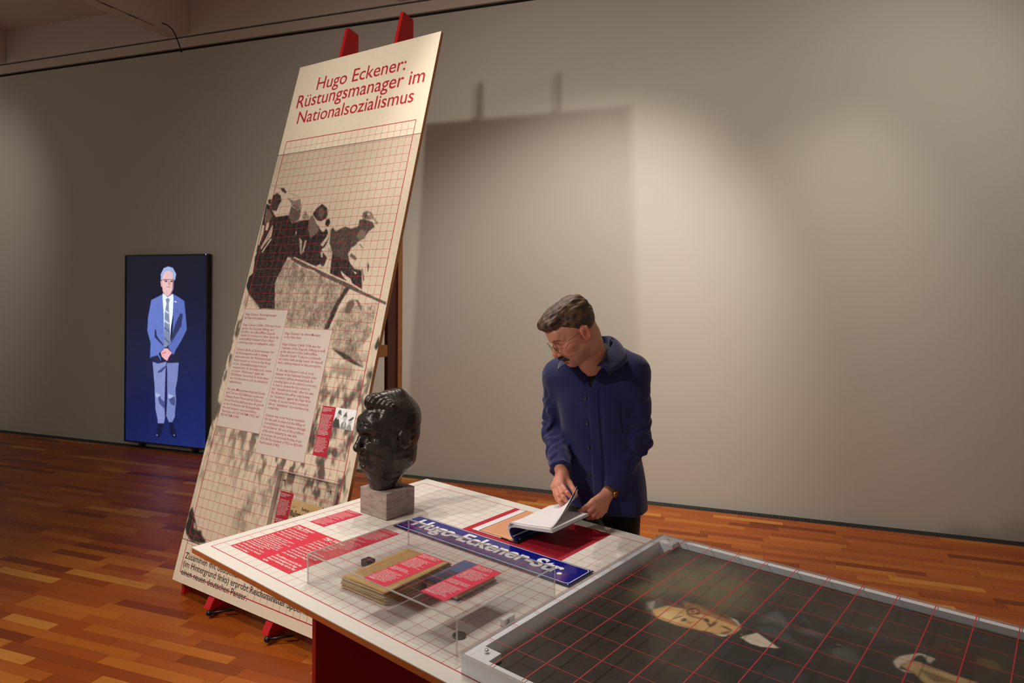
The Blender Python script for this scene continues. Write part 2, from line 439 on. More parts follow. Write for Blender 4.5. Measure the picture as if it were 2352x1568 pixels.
BOARD_POLYS = [
(0.62,1.6,[(28.6,79.1),(43.2,84.9),(60.5,90.1),(83.4,97.3),(76.7,111.9),(27.8,113.2),(22.2,94.5),(24.7,87.3)]),
(0.56,2,[(39.3,111.2),(79.7,104.5),(74.7,120.6),(40.3,121.3)]),
(0.66,1.5,[(77.6,121.1),(82.6,108.3),(108.9,105.2),(108.7,122.3),(101.5,131.7),(108.4,138.9),(83.0,131.5)]),
(0.07,0.5,[(7.0,52.0),(20.2,51.3),(24.4,56.7),(30.5,55.7),(39.3,55.3),(41.9,58.6),(44.5,57.7),(57.4,62.4),(60.8,66.6),(59.2,72.6),(56.3,74.6),(62.8,79.7),(61.5,84.7),(55.3,84.6),(43.8,82.4),(37.3,80.3),(28.4,78.5),(24.7,87.3),(23.1,91.4),(22.2,94.5),(27.5,110.3),(12.2,110.6),(0.1,102.0),(-4.4,96.7),(-4.2,90.8),(-1.1,88.2),(-3.2,78.4),(-2.1,74.6),(1.2,72.5),(8.0,64.6)]),
(0.1,0.5,[(-5.0,42.3),(0.4,43.8),(3.1,47.9),(7.2,51.4),(8.8,57.0),(6.4,60.2),(5.5,64.5),(3.4,69.9),(-0.1,75.8),(-3.0,74.6),(-3.6,64.2),(-4.4,53.0)]),
(0.14,0.5,[(-0.4,37.0),(3.2,35.5),(7.5,37.6),(9.4,41.3),(7.9,44.3),(7.1,47.8),(3.4,47.6),(0.4,44.9),(-0.6,40.9)]),
(0.16,0.4,[(-4.1,39.2),(-1.0,39.7),(-0.2,43.3),(-3.6,41.8)]),
(0.35,0.5,[(-3.2,52.0),(-3.6,45.2),(1.0,47.7),(4.4,51.3),(2.1,55.0),(-1.5,56.5)]),
(0.92,0.3,[(-3.5,56.7),(-1.3,57.1),(-0.7,62.1),(-1.8,70.0),(-2.9,70.0)]),
(0.85,0.3,[(6.4,56.9),(7.3,58.0),(4.3,67.7),(1.7,72.8),(0.1,72.0),(3.0,65.5)]),
(0.88,0.3,[(8.0,65.8),(9.0,66.8),(3.1,75.2),(2.1,74.7)]),
(0.9,0.3,[(-0.2,55.5),(2.5,55.0),(3.1,57.8),(2.6,60.8),(0.3,60.2)]),
(0.9,0.4,[(-5.1,75.7),(-3.2,78.4),(-2.1,81.7),(-1.5,88.2),(-4.0,89.2),(-4.8,83.8)]),
(0.48,0.5,[(14.6,39.6),(21.3,42.1),(27.2,41.2),(29.9,46.8),(30.5,51.1),(26.6,48.7),(20.8,45.1)]),
(0.28,0.5,[(20.2,45.6),(24.7,47.5),(31.0,51.7),(30.2,54.9),(25.7,57.3),(20.9,53.3),(19.9,50.5)]),
(0.5,0.5,[(34.0,49.2),(39.0,53.2),(39.3,55.3),(32.3,54.4),(32.6,51.8)]),
(0.38,0.6,[(40.1,53.3),(42.2,52.9),(50.6,62.1),(49.4,64.2),(44.7,67.3),(40.7,61.7),(40.0,57.5)]),
(0.12,0.4,[(47.9,45.8),(53.2,48.8),(54.8,53.1),(54.2,55.6),(50.7,57.0),(46.9,56.3),(44.0,54.0),(41.5,51.8),(43.8,48.7)]),
(0.3,0.8,[(46.0,48.9),(49.5,48.6),(52.1,52.4),(50.1,54.9),(46.6,53.1)]),
(0.93,0.3,[(42.2,52.9),(46.9,56.3),(50.9,57.5),(54.2,55.6),(53.9,59.2),(56.0,61.4),(55.6,63.4),(53.9,63.7),(51.7,62.2),(47.4,57.9)]),
(0.08,0.4,[(54.7,56.2),(57.4,55.8),(58.7,58.4),(57.6,60.9),(54.6,59.2)]),
(0.86,0.3,[(59.7,61.0),(61.8,62.6),(60.4,67.1),(57.1,72.8),(54.5,71.7),(58.1,67.1)]),
(0.18,0.5,[(60.6,62.6),(61.9,61.1),(64.7,63.8),(67.2,62.9),(72.1,61.1),(77.3,62.8),(82.2,61.6),(82.3,57.6),(85.5,57.3),(93.2,59.7),(95.3,62.7),(91.5,64.9),(88.8,69.2),(84.7,70.5),(84.0,72.4),(80.6,74.3),(78.9,77.6),(81.8,83.0),(86.7,86.4),(91.9,86.9),(95.8,98.4),(90.8,96.3),(86.5,94.5),(78.0,92.1),(67.7,89.1),(67.0,82.3),(65.8,76.3),(62.0,70.7)]),
(0.07,0.6,[(66.3,77.8),(73.0,79.9),(80.1,81.5),(86.8,86.9),(92.2,87.9),(95.5,97.7),(86.5,94.5),(78.0,92.1),(68.0,88.9)]),
(0.42,0.5,[(83.9,53.7),(86.8,52.7),(90.3,53.6),(93.8,57.3),(97.3,60.3),(96.3,61.3),(93.4,58.2),(85.5,57.3),(83.7,56.7)]),
(0.85,0.3,[(87.4,54.7),(88.5,54.0),(90.1,54.7),(89.7,55.7),(88.1,55.6)]),
(0.4,0.6,[(84.7,63.7),(89.5,64.8),(89.4,68.7),(85.1,69.5),(82.6,67.5)]),
(0.2,0.3,[(87.2,72.3),(90.7,75.5),(85.9,72.2)]),
(0.2,0.3,[(95.7,82.3),(97.5,85.1),(97.4,88.6),(95.8,85.1)]),
(0.35,0.3,[(92.1,86.5),(92.9,86.5),(95.8,92.6),(95.1,93.2)]),
(0.3,0.5,[(81.4,77.2),(86.8,80.2),(86.0,81.6),(80.7,79.1)]),
(0.92,0.3,[(75.9,87.3),(79.1,89.2),(85.1,92.1),(87.2,94.5),(84.7,94.7),(78.1,90.2)]),
(0.92,0.2,[(85.8,87.7),(89.1,88.7),(88.2,89.4)]),
(0.8,0.4,[(56.1,76.1),(58.0,75.6),(58.8,79.2),(57.5,79.4)]),
(0.75,0.5,[(60.3,71.7),(65.7,75.8),(66.8,81.8),(62.8,79.7),(60.5,74.7)]),
(0.85,0.3,[(55.1,84.1),(58.4,83.4),(62.3,87.1),(58.5,88.1)]),
(0.85,0.3,[(63.3,84.7),(64.9,84.5),(67.9,88.7),(66.6,88.9)]),
(0.8,0.2,[(29.6,62.0),(31.1,62.9),(31.2,65.5)]),
(0.7,0.3,[(34.4,66.2),(37.9,68.9),(39.9,77.2),(38.6,76.7)]),
(0.65,0.3,[(40.3,68.5),(41.8,68.5),(41.6,75.7),(39.8,76.7)]),
(0.96,0.15,[(33.7,78.4),(56.1,85.1),(66.9,88.7),(87.2,94.7),(96.4,98.4),(115.2,104.3),(115.2,104.8),(96.3,99.1),(86.8,95.5),(66.5,89.4),(55.7,86.1),(33.9,79.2)]),
(0.24,0.3,[(30.4,77.5),(33.9,79.2),(55.7,86.1),(66.5,89.4),(86.8,95.5),(96.3,99.1),(115.2,104.8),(114.9,106.2),(96.5,100.9),(84.1,97.2),(60.5,90.0),(54.6,87.1),(43.1,84.7),(31.5,79.9)]),
(0.12,0.6,[(82.8,96.8),(86.6,97.1),(79.7,108.6),(78.5,112.2),(75.2,112.3),(76.4,108.7)]),
(0.1,0.6,[(79.1,103.8),(81.8,104.1),(76.6,120.8),(73.0,120.7),(75.8,112.3)]),
(0.3,0.9,[(85.8,108.5),(87.0,105.0),(90.4,103.6),(92.5,105.6),(91.2,109.8),(88.9,111.6),(86.4,111.6)]),
(0.34,0.5,[(90.4,103.6),(94.3,104.1),(98.5,107.8),(98.4,110.3),(96.4,108.3),(93.3,104.9)]),
(0.9,0.2,[(0.1,102.0),(1.4,102.2),(13.6,110.4),(12.1,110.4)]),
(0.3,0.2,[(-0.1,101.5),(0.8,101.5),(13.2,109.3),(13.6,110.4)]),
(0.12,0.5,[(82.9,131.2),(91.6,132.5),(100.0,135.3),(108.6,139.5),(101.8,138.5),(92.6,135.8)]),
(0.5,1,[(93.4,124.2),(101.5,131.7),(108.4,138.9),(99.4,136.0),(92.6,130.3)]),
(0.14,0.6,[(114.7,122.2),(116.3,127.3),(114.8,130.5),(112.9,128.6)]),
(0.16,0.6,[(112.6,141.1),(115.1,141.2),(115.2,145.5),(112.2,143.1)]),
(0.2,0.5,[(110.6,149.2),(113.0,146.8),(113.6,147.4),(111.2,149.4)]),
(0.13,0.4,[(5.3,32.3),(8.6,32.6),(12.5,35.7),(11.6,36.7),(7.2,34.4)]),
(0.45,0.15,[(-4.8,29.3),(6.3,32.9),(6.4,33.2),(-4.7,29.7)]),
(0.5,0.15,[(14.6,36.3),(23.4,39.0),(23.3,39.3),(14.8,36.7)]),
(0.1,0.8,[(-3.3,227.7),(-0.4,231.1),(3.8,235.7),(6.0,238.9),(9.7,238.2),(11.5,240.5),(16.4,242.8),(15.8,243.8),(9.0,245.1),(2.7,245.2),(-3.0,242.4),(-5.4,239.0),(-4.7,234.9),(-5.2,231.9),(-4.7,229.4)]),
(0.7,0.6,[(1.5,235.3),(4.1,236.3),(4.7,238.9),(2.1,237.9)]),
]
PAINT_POLYS = [
((104,96,66),5,[(67.2,144.3),(80.6,144.3),(95.1,149.5),(102.0,161.1),(92.4,173.9),(76.5,179.7),(68.0,172.9),(75.3,161.2),(65.0,152.6),(59.0,149.0)]),
((84,80,62),5,[(103.7,140.2),(104.5,155.2),(101.1,168.4),(93.0,167.0),(93.0,150.5)]),
((40,37,34),1.2,[(55.5,176.4),(69.2,177.7),(74.4,180.7),(77.7,182.0),(81.8,183.6),(82.9,185.6),(83.8,189.2),(84.0,192.0),(84.8,197.4),(84.2,202.1),(82.1,206.1),(82.5,212.7),(83.3,219.0),(79.7,234.4),(54.5,236.8),(18.3,193.9),(45.8,182.4)]),
((30,29,28),0.8,[(54.4,177.3),(51.6,179.4),(46.9,180.7),(41.1,182.2),(38.7,184.5),(37.2,187.7),(35.5,190.9),(43.3,200.2),(65.9,193.0),(58.9,182.7)]),
((78,86,88),1.5,[(69.9,182.9),(78.0,183.7),(80.7,185.6),(78.6,188.2),(73.7,190.9),(70.6,191.3),(73.3,186.9),(70.4,184.6)]),
((62,68,70),1.5,[(67.0,183.0),(70.4,186.4),(70.2,191.4),(65.2,198.1),(64.0,201.4),(62.8,197.4),(64.2,191.0),(65.1,186.0)]),
((70,78,82),1.2,[(82.3,191.2),(81.2,193.8),(77.6,196.7),(79.1,193.7)]),
((86,90,92),1.0,[(87.5,208.3),(89.8,209.9),(88.2,211.6),(85.3,209.8)]),
((66,74,82),1.2,[(85.8,198.6),(84.2,202.1),(82.1,206.1),(81.6,203.8),(82.9,200.6)]),
((82,84,80),1.5,[(73.9,192.3),(76.0,197.1),(74.9,200.9),(72.6,199.8),(72.0,194.7)]),
((76,80,74),1.8,[(66.4,203.2),(72.8,206.6),(67.9,211.0),(64.7,210.1),(64.1,205.5)]),
((20,19,19),0.6,[(74.9,187.5),(71.9,190.0),(65.5,198.0),(64.8,198.7),(66.0,196.5),(71.3,189.8)]),
((20,19,19),1.0,[(54.9,183.3),(58.3,188.4),(59.5,194.0),(59.4,198.5),(57.5,195.7),(54.9,189.6),(51.5,184.6)]),
((44,48,52),1.5,[(43.8,191.1),(50.4,194.6),(51.4,200.9),(48.7,204.9),(40.2,194.9)]),
((92,86,76),0.8,[(59.9,152.4),(61.2,152.6),(66.6,154.3),(68.1,155.8),(69.1,160.7),(68.4,164.5),(64.8,163.6),(62.7,158.6),(61.8,158.1),(57.2,156.7),(54.3,158.6),(55.2,155.8),(57.1,153.8)]),
((60,50,40),0.8,[(65.7,155.2),(67.9,155.9),(68.8,160.9),(68.0,164.7),(65.1,163.9),(64.9,159.7),(61.8,158.1)]),
((158,150,135),0.4,[(60.4,153.0),(63.2,154.3),(57.8,156.6),(56.9,155.6)]),
((214,172,108),0.5,[(57.4,156.5),(62.6,158.6),(63.9,163.4),(67.1,166.2),(67.2,170.4),(66.8,174.6),(65.6,178.1),(63.1,181.0),(59.9,181.1),(57.8,179.7),(56.2,178.1),(55.9,175.3),(54.6,170.9),(53.5,166.6),(53.6,160.6),(55.0,158.1)]),
((232,196,138),0.8,[(57.7,158.5),(60.9,161.6),(60.1,166.3),(56.6,167.1),(54.6,164.8),(55.2,160.6)]),
((150,104,58),0.7,[(68.3,161.3),(69.3,165.2),(69.7,170.3),(68.3,175.1),(66.7,178.1),(63.8,180.6),(64.3,176.3),(64.5,171.5),(63.9,168.3),(64.0,164.0)]),
((96,68,42),0.6,[(69.5,165.1),(69.9,170.2),(68.5,175.0),(67.0,177.6),(66.1,175.9),(67.0,170.7)]),
((70,46,30),0.35,[(63.3,164.4),(65.5,164.4),(66.9,166.1),(65.7,167.9),(63.5,168.5),(62.0,166.7),(61.6,165.7)]),
((196,150,92),0.25,[(63.9,165.1),(66.1,166.4),(64.9,167.6),(63.1,167.0),(62.5,165.8)]),
((60,34,28),0.2,[(64.0,165.7),(64.9,166.2),(64.0,166.9),(63.2,166.4)]),
((46,36,34),0.2,[(57.4,165.7),(58.9,165.8),(58.9,166.8),(57.5,167.3),(56.5,166.7),(56.5,166.2)]),
((220,190,140),0.12,[(57.7,166.0),(58.2,166.1),(57.6,166.4),(57.2,166.3)]),
((82,54,34),0.2,[(56.3,163.7),(58.7,164.4),(59.8,165.1),(59.1,165.3),(57.8,164.6),(56.0,164.0)]),
((168,120,72),0.4,[(57.4,167.5),(58.1,168.9),(56.7,169.1),(56.4,168.1)]),
((130,84,48),0.4,[(61.8,165.5),(61.9,167.5),(62.2,170.7),(61.3,170.9),(60.7,167.7),(60.9,165.8)]),
((58,40,28),0.3,[(61.6,170.7),(63.0,170.8),(62.5,172.2),(60.9,172.8),(60.5,171.7)]),
((60,44,30),0.3,[(60.7,172.0),(60.6,173.0),(58.8,174.4),(58.4,174.1)]),
((128,44,34),0.25,[(59.6,173.7),(61.6,173.6),(63.5,174.4),(61.0,174.7),(58.7,174.3)]),
((88,58,36),0.4,[(61.3,175.7),(61.9,177.3),(61.1,179.5),(60.3,179.5),(60.8,177.1)]),
((110,70,40),0.4,[(57.5,177.5),(59.8,178.9),(61.0,179.7),(58.7,179.5),(56.8,178.4)]),
((222,214,196),0.25,[(55.8,176.1),(56.2,177.8),(57.7,179.7),(56.3,179.4),(55.6,178.3)]),
((205,196,178),0.3,[(67.8,176.4),(67.4,178.4),(65.2,180.3),(63.2,180.9),(65.9,178.8)]),
((222,208,188),0.3,[(58.6,182.9),(61.1,183.7),(64.2,185.4),(59.7,193.0),(57.3,188.8),(57.2,186.1)]),
((24,22,20),0.3,[(57.6,180.8),(61.1,180.7),(61.1,181.8),(63.8,183.6),(63.5,185.3),(59.8,182.8),(57.5,182.3)]),
((150,110,50),0.15,[(60.4,182.1),(61.1,182.4),(60.1,183.0),(59.6,182.6)]),
((16,16,17),0.3,[(70.6,203.3),(72.7,204.1),(72.5,205.4),(70.5,205.2),(69.7,204.0)]),
((170,140,120),0.15,[(72.3,204.2),(72.2,205.1),(71.6,204.9),(72.0,204.2)]),
((66,34,22),1.6,[(90.4,222.0),(92.1,227.2),(91.9,231.8),(91.5,238.4),(86.0,239.5),(77.9,233.3),(77.9,230.4),(80.9,226.4)]),
((96,76,46),1.0,[(89.1,233.6),(89.8,237.8),(87.0,240.3),(84.1,238.3),(85.4,234.6)]),
((120,66,40),0.8,[(90.7,226.6),(91.2,230.4),(91.5,231.8),(89.0,229.9)]),
((196,186,166),0.4,[(72.4,217.8),(76.0,218.5),(78.7,220.2),(81.6,222.5),(81.0,226.0),(77.3,225.1),(81.0,223.2),(79.6,221.9),(74.9,220.9),(71.8,219.6),(69.6,219.7),(69.8,222.8),(68.7,221.0),(69.7,219.1)]),
((178,152,104),0.6,[(71.5,219.6),(75.6,221.2),(76.5,222.7),(75.9,224.9),(75.3,229.3),(75.3,235.7),(71.8,233.9),(66.1,226.3),(69.8,222.8)]),
((120,96,60),0.6,[(73.0,223.3),(72.6,228.3),(72.0,232.5),(68.5,227.4)]),
((44,56,92),0.8,[(83.4,212.7),(83.8,214.2),(82.1,214.4),(81.8,213.0)]),
((48,60,104),0.6,[(108.6,211.9),(108.8,213.4),(107.5,216.5),(106.0,216.0),(106.3,213.2)]),
((46,54,90),0.8,[(101.3,232.7),(102.2,235.4),(100.8,235.3),(100.0,232.8)]),
((84,62,38),1.2,[(107.0,221.7),(107.3,227.0),(107.4,234.2),(105.2,230.4),(104.8,224.0)]),
]
SCREEN_POLYS = [
((96,116,190),0.5,[(36.9,154.3),(53.6,160.8),(54.6,139.3),(55.6,128.7),(56.7,103.4),(47.5,96.7),(50.3,93.2),(51.3,89.0),(35.5,91.9),(36.3,107.6),(31.5,121.1),(32.4,135.3)]),
((84,104,178),0.5,[(67.7,161.0),(74.5,158.2),(83.1,153.8),(84.9,139.9),(86.8,123.9),(79.3,111.8),(71.3,101.1),(68.6,95.4),(61.2,104.2),(66.6,115.0),(68.3,136.1)]),
((40,48,92),0.6,[(77.8,141.1),(81.4,139.8),(79.2,127.2),(71.2,116.5),(64.9,107.9),(66.6,118.5),(71.1,129.1)]),
((34,42,84),0.5,[(41.8,122.7),(44.1,122.1),(45.1,115.7),(55.7,105.5),(53.0,106.1),(41.8,114.2)]),
((28,34,74),0.6,[(35.9,92.6),(46.6,95.1),(51.3,88.9),(49.4,86.0),(42.0,87.1)]),
((24,28,60),0.8,[(61.3,95.0),(68.6,96.7),(77.6,99.8),(79.4,88.7),(69.5,87.6),(60.4,89.3)]),
((226,234,250),0.25,[(53.1,161.9),(60.0,157.7),(67.3,161.3),(68.2,157.1),(67.4,139.5),(64.8,125.4),(63.9,114.9),(55.8,104.8),(54.6,139.3),(53.1,155.5)]),
((120,132,160),0.25,[(57.1,155.4),(60.5,157.0),(63.2,155.3),(61.7,151.4),(62.1,143.0),(63.4,121.9),(64.4,108.6),(57.6,103.4),(54.8,108.2),(55.6,128.7),(56.4,142.9),(58.7,150.7)]),
((190,200,220),0.15,[(56.4,144.3),(61.9,141.6),(62.1,139.4),(56.0,142.2)]),
((70,84,150),0.12,[(56.1,125.9),(63.0,121.2),(63.2,119.8),(55.8,124.2)]),
((70,84,150),0.12,[(55.7,114.6),(63.5,109.2),(63.0,107.8),(55.5,112.9)]),
((196,206,226),0.15,[(56.0,133.7),(62.4,130.3),(62.5,128.2),(55.9,131.6)]),
((220,180,180),0.3,[(51.8,176.0),(52.5,183.1),(56.2,185.9),(62.6,186.2),(67.1,183.8),(68.1,176.0),(67.7,168.3),(65.4,162.7),(60.9,158.4),(56.3,159.8),(53.1,164.0)]),
((222,150,160),0.2,[(49.8,175.0),(52.1,175.0),(52.8,168.3),(50.7,169.0)]),
((150,168,214),0.35,[(50.5,176.0),(50.2,182.4),(54.3,188.7),(60.7,190.5),(67.1,189.0),(71.7,182.4),(70.3,176.0),(67.6,176.0),(67.1,183.1),(63.5,185.9),(58.0,185.9),(53.9,182.4),(52.5,176.0)]),
((150,104,116),0.3,[(67.1,178.2),(68.8,176.0),(68.1,166.2),(64.5,159.9),(61.8,158.4),(66.3,165.5)]),
((40,34,60),0.1,[(52.7,176.4),(58.0,176.9),(67.2,176.9),(67.3,176.3),(58.0,176.0),(52.7,175.8)]),
((96,70,90),0.15,[(55.3,175.7),(59.4,175.7),(59.4,173.9),(56.2,173.8)]),
((90,60,80),0.15,[(63.5,175.7),(67.2,175.7),(67.0,173.9),(64.0,173.8)]),
((200,140,146),0.2,[(60.3,175.3),(62.4,175.0),(64.5,171.1),(60.8,170.8)]),
((150,86,96),0.12,[(58.1,168.8),(64.0,168.9),(63.6,168.2),(58.6,168.1)]),
((228,168,176),0.3,[(50.7,98.2),(55.8,102.6),(60.3,102.8),(66.3,98.1),(62.2,93.7),(60.0,89.4),(55.8,91.3),(52.1,94.0)]),
((190,120,130),0.15,[(52.3,97.6),(58.5,99.2),(58.5,98.1),(52.9,96.5)]),
((240,244,255),0.1,[(69.6,153.7),(72.6,152.9),(72.3,152.1),(69.6,152.9)]),
((126,136,190),0.5,[(39.2,87.7),(46.7,85.9),(58.6,88.5),(57.7,82.2),(56.9,62.4),(56.2,41.2),(57.1,28.5),(55.4,22.1),(47.1,21.8),(46.6,26.4),(43.7,36.8),(42.2,61.6),(40.2,79.2)]),
((116,126,182),0.5,[(59.1,87.2),(67.7,87.5),(75.9,88.2),(74.2,70.3),(71.5,59.7),(72.5,47.1),(71.2,36.5),(70.8,30.2),(67.2,24.3),(62.7,24.3),(59.0,30.8),(60.2,48.5),(60.0,76.6)]),
((60,68,120),0.35,[(46.7,77.4),(58.6,85.0),(58.6,83.6),(52.2,77.0),(45.8,76.0)]),
((70,78,130),0.35,[(46.9,49.1),(50.6,51.4),(51.5,47.9),(57.0,45.5),(56.2,37.6),(48.8,43.5)]),
((70,78,130),0.35,[(62.5,48.6),(69.8,51.9),(71.6,47.8),(70.7,42.1),(65.3,43.2)]),
((160,170,214),0.3,[(43.1,54.5),(50.6,52.8),(46.9,49.1),(43.6,50.3)]),
((160,170,214),0.3,[(61.6,54.2),(69.8,52.6),(64.3,49.4),(61.4,49.9)]),
((20,24,56),0.4,[(47.1,21.5),(55.4,22.1),(54.5,17.0),(49.9,7.5),(46.2,5.8),(43.4,7.3),(45.3,12.1)]),
((20,24,56),0.4,[(63.1,24.0),(68.1,24.4),(70.9,17.6),(73.6,10.8),(72.7,7.9),(68.2,7.9),(64.6,11.5)]),
((130,150,220),0.1,[(45.1,9.3),(46.8,9.4),(46.8,8.5),(45.1,8.4)]),
((130,150,220),0.1,[(69.1,11.3),(71.1,11.3),(70.9,10.2),(69.3,10.2)]),
]
# ------------------------------------------------------------------ materials of the room
def m_wall(name, c):
    m = mat(name, c, .92, spec=.2); nt = NT(m)
    p = nt.coord('Object')
    n = nt.noise(p, 1.3, 3); f = nt.noise(p, 220, 2)
    nt.color(nt.mix(nt.math('MULTIPLY', n, .25), c, tuple(int(v * .94) for v in c)))
    nt.bump(f, .25, .0006); return m
M_WALL = m_wall('wall_paint', (190, 184, 172))
M_WHITE = m_wall('ceiling_paint', (205, 192, 180))
M_DARK = mat('shadow_gap', (22, 20, 18), .9)
M_BLACK = mat('black_plastic', (10, 10, 11), .38)
M_GRILLE = mat('grille_metal', (74, 73, 72), .5, metal=.3)

def m_parquet():
    m = mat('parquet', (160, 88, 30), .36, spec=.28); nt = NT(m)
    g = nt.n('ShaderNodeNewGeometry')
    p = nt.mapping(g.outputs['Position'], (1, 1, 1), (0, 0, R(19.67)))
    st = nt.mapping(p, (2.2, 34, 1))
    gr = nt.noise(st, 1.0, 6, .62, .4)
    fine = nt.noise(nt.mapping(p, (9, 260, 1)), 1.0, 3)
    t = nt.attr('Col')
    tone = nt.ramp(t, [(0.0, (122, 52, 14)), (.3, (164, 76, 20)), (.6, (186, 98, 28)), (.85, (204, 122, 40)), (1.0, (226, 158, 72))])
    dark = nt.mix(nt.math('MULTIPLY', gr, .55), tone, (112, 48, 14))
    c = nt.mix(nt.math('MULTIPLY', fine, .22), dark, (70, 32, 10))
    nt.color(c)
    rr = nt.math('ADD', nt.math('MULTIPLY', gr, .16), .30); nt.l(rr, nt.b.inputs['Roughness'])
    nt.bump(fine, .06, .0006)
    return m
M_PARQ = m_parquet()

# ------------------------------------------------------------------ floor, strip by strip
def wall_M(s, t, z): 
    return Matrix.Translation(wallp(s, t, z)) @ Matrix.Rotation(math.atan2(WD[1], WD[0]), 4, 'Z')
S0, S1, T0_, T1_ = -7.8, 4.9, 0.09, 6.6
floor = struct(link('floor', from_bm((lambda bm: (bm_box(bm, S0, S1, -T1_, .12, -.06, -.012), bm)[1])(bmesh.new()), 'floor'), M_DARK, None, wall_M(0, 0, 0)))
PW = .0655
cands = []
row = 0; t = T0_
def in_poly(x, y, P):
    r = False; j = len(P) - 1
    for i in range(len(P)):
        if (P[i][1] > y) != (P[j][1] > y) and x < (P[j][0] - P[i][0]) * (y - P[i][1]) / (P[j][1] - P[i][1]) + P[i][0]: r = not r
        j = i
    return r
# footprints that stand in front of the floor (world metres on the floor as seen from the visitor's eye)
def eye(p):
    x, y, z = p
    return (x / y, (z - 1.75) / y) if y > .3 else None
TABLE_SEEN = [eye(TABLE_M @ Vector(v)) for v in ((-.05, -.06, 0), (-.05, 1.16, 0), (1.3, 1.16, .05), (2.45, 1.16, .05), (2.45, -.06, .05), (1.6, -.06, -.75), (.7, -.06, -.75), (.7, -.06, -.02))]
BOARD_SEEN = [eye(BOARD_M @ Vector(v)) for v in ((-.05, 0, 0), (1.16, 0, 0), (1.16, 3.2, 0), (-.05, 3.2, 0))]
rr = random.Random(11)
while t < T1_ - PW:
    s = S0 + rr.random() * -.5
    while s < S1:
        L = rr.choice((.34, .42, .50, .50, .58, .66)) 
        a, b = max(s, S0), min(s + L, S1)
        if b - a > .03:
            tone = min(1, max(0, rr.gauss(.52, .17)))
            if rr.random() < .10: tone = rr.random() * .22
            if rr.random() < .05: tone = .93
            cands.append((a, b, t, tone))
        s += L
    t += PW
def seen_area(c):
    a, b, t, _ = c
    p = [eye(wallp(x, y, 0)) for x, y in ((a, t), (b, t), (b, t + PW), (a, t + PW))]
    if any(q is None for q in p): return 0
    mx, my = sum(q[0] for q in p) / 4, sum(q[1] for q in p) / 4
    if not (-.76 < mx < .76 and my > -.585): return 0
    if in_poly(mx, my, TABLE_SEEN) or in_poly(mx, my, BOARD_SEEN): return 0
    return abs(sum(p[i][0] * p[(i + 1) % 4][1] - p[(i + 1) % 4][0] * p[i][1] for i in range(4)))
order = sorted(range(len(cands)), key=lambda i: -seen_area(cands[i]))
single = set(order[:300])
def plank_geo(bm, lay, c, z):
    a, b, t, tone = c; g = .0006; bv = .0012
    a += g; b -= g; y0, y1 = -(t + PW) + g, -t - g
    lo = [bm.verts.new(v) for v in ((a, y0, -.012), (b, y0, -.012), (b, y1, -.012), (a, y1, -.012))]
    mi = [bm.verts.new(v) for v in ((a, y0, z - bv * .5), (b, y0, z - bv * .5), (b, y1, z - bv * .5), (a, y1, z - bv * .5))]
    hi = [bm.verts.new(v) for v in ((a + bv, y0 + bv, z), (b - bv, y0 + bv, z), (b - bv, y1 - bv, z), (a + bv, y1 - bv, z))]
    fs = [bm.faces.new(hi)]
    for A, B in ((lo, mi), (mi, hi)):
        for k in range(4): fs.append(bm.faces.new((A[k], A[(k + 1) % 4], B[(k + 1) % 4], B[k])))
    for v in lo + mi + hi: v[lay] = (tone, tone, tone, 1)
bmr = bmesh.new(); layr = bmr.verts.layers.float_color.new('Col')
for i, c in enumerate(cands):
    z = rr.uniform(-.0003, .0002)
    if i in single:
        bm = bmesh.new(); lay = bm.verts.layers.float_color.new('Col')
        plank_geo(bm, lay, c, z)
        link('plank', from_bm(bm, 'plank'), M_PARQ, floor)
    else: plank_geo(bmr, layr, c, z)
stuff(link('floor_planks', from_bm(bmr, 'floor_planks'), M_PARQ, floor))
# knots worn into the strips and pale scratches
M_KNOT = mat('knot', (96, 74, 34), .5); M_SCR = mat('scratch', (214, 176, 108), .55)
# ------------------------------------------------------------------ wall, trims, ceiling
struct(box('wall_back', S0, S1, 0, .18, -.06, 4.235, M_WALL, None, M=wall_M(0, 0, 0)))
struct(box('trim_1', S0, S1, 0, .18, 4.272, 4.372, M_WHITE, None, M=wall_M(0, 0, 0)))
struct(box('gap_shade', S0, S1, .03, .2, 4.20, 4.42, M_DARK, None, M=wall_M(0, 0, 0)))  # near-black strip, its colour stands in for shade in the gaps
struct(box('wall_upper', S0, S1, .002, .18, 4.392, 4.86, M_WHITE, None, M=wall_M(0, 0, 0)))
struct(box('ceiling', S0, S1, -7.2, .18, 4.77, 4.87, M_WHITE, None, M=wall_M(0, 0, 0)))
for s in (-6.75, -3.945, -1.135, 1.68):
    bmo = struct(box('ceiling_beam', s, s + .305, -7.0, .0, 4.402, 4.77, M_WHITE, None, M=wall_M(0, 0, 0), bevel=.004))
    box('rail_groove', s + .148, s + .157, -7.0, -.30, 4.4005, 4.404, M_DARK, bmo)
    for k in range(22):
        box('rail_slot', s + .143, s + .160, -.62 - k * .28, -.50 - k * .28, 4.3995, 4.403, M_DARK, bmo)
# floor grille along the wall foot
gr = struct(box('floor_grille', S0, S1, -.088, -.002, -.03, -.012, M_DARK, None, M=wall_M(0, 0, 0)))
bm = bmesh.new()
k = S0
while k < S1:
    bm_box(bm, k, k + .0052, -.086, -.004, -.012, .0); k += .0105
bm_box(bm, S0, S1, -.0885, -.086, -.012, .0015); bm_box(bm, S0, S1, -.004, -.0015, -.012, .0015)
stuff(link('grille_slats', from_bm(bm, 'grille_slats'), M_GRILLE, gr))
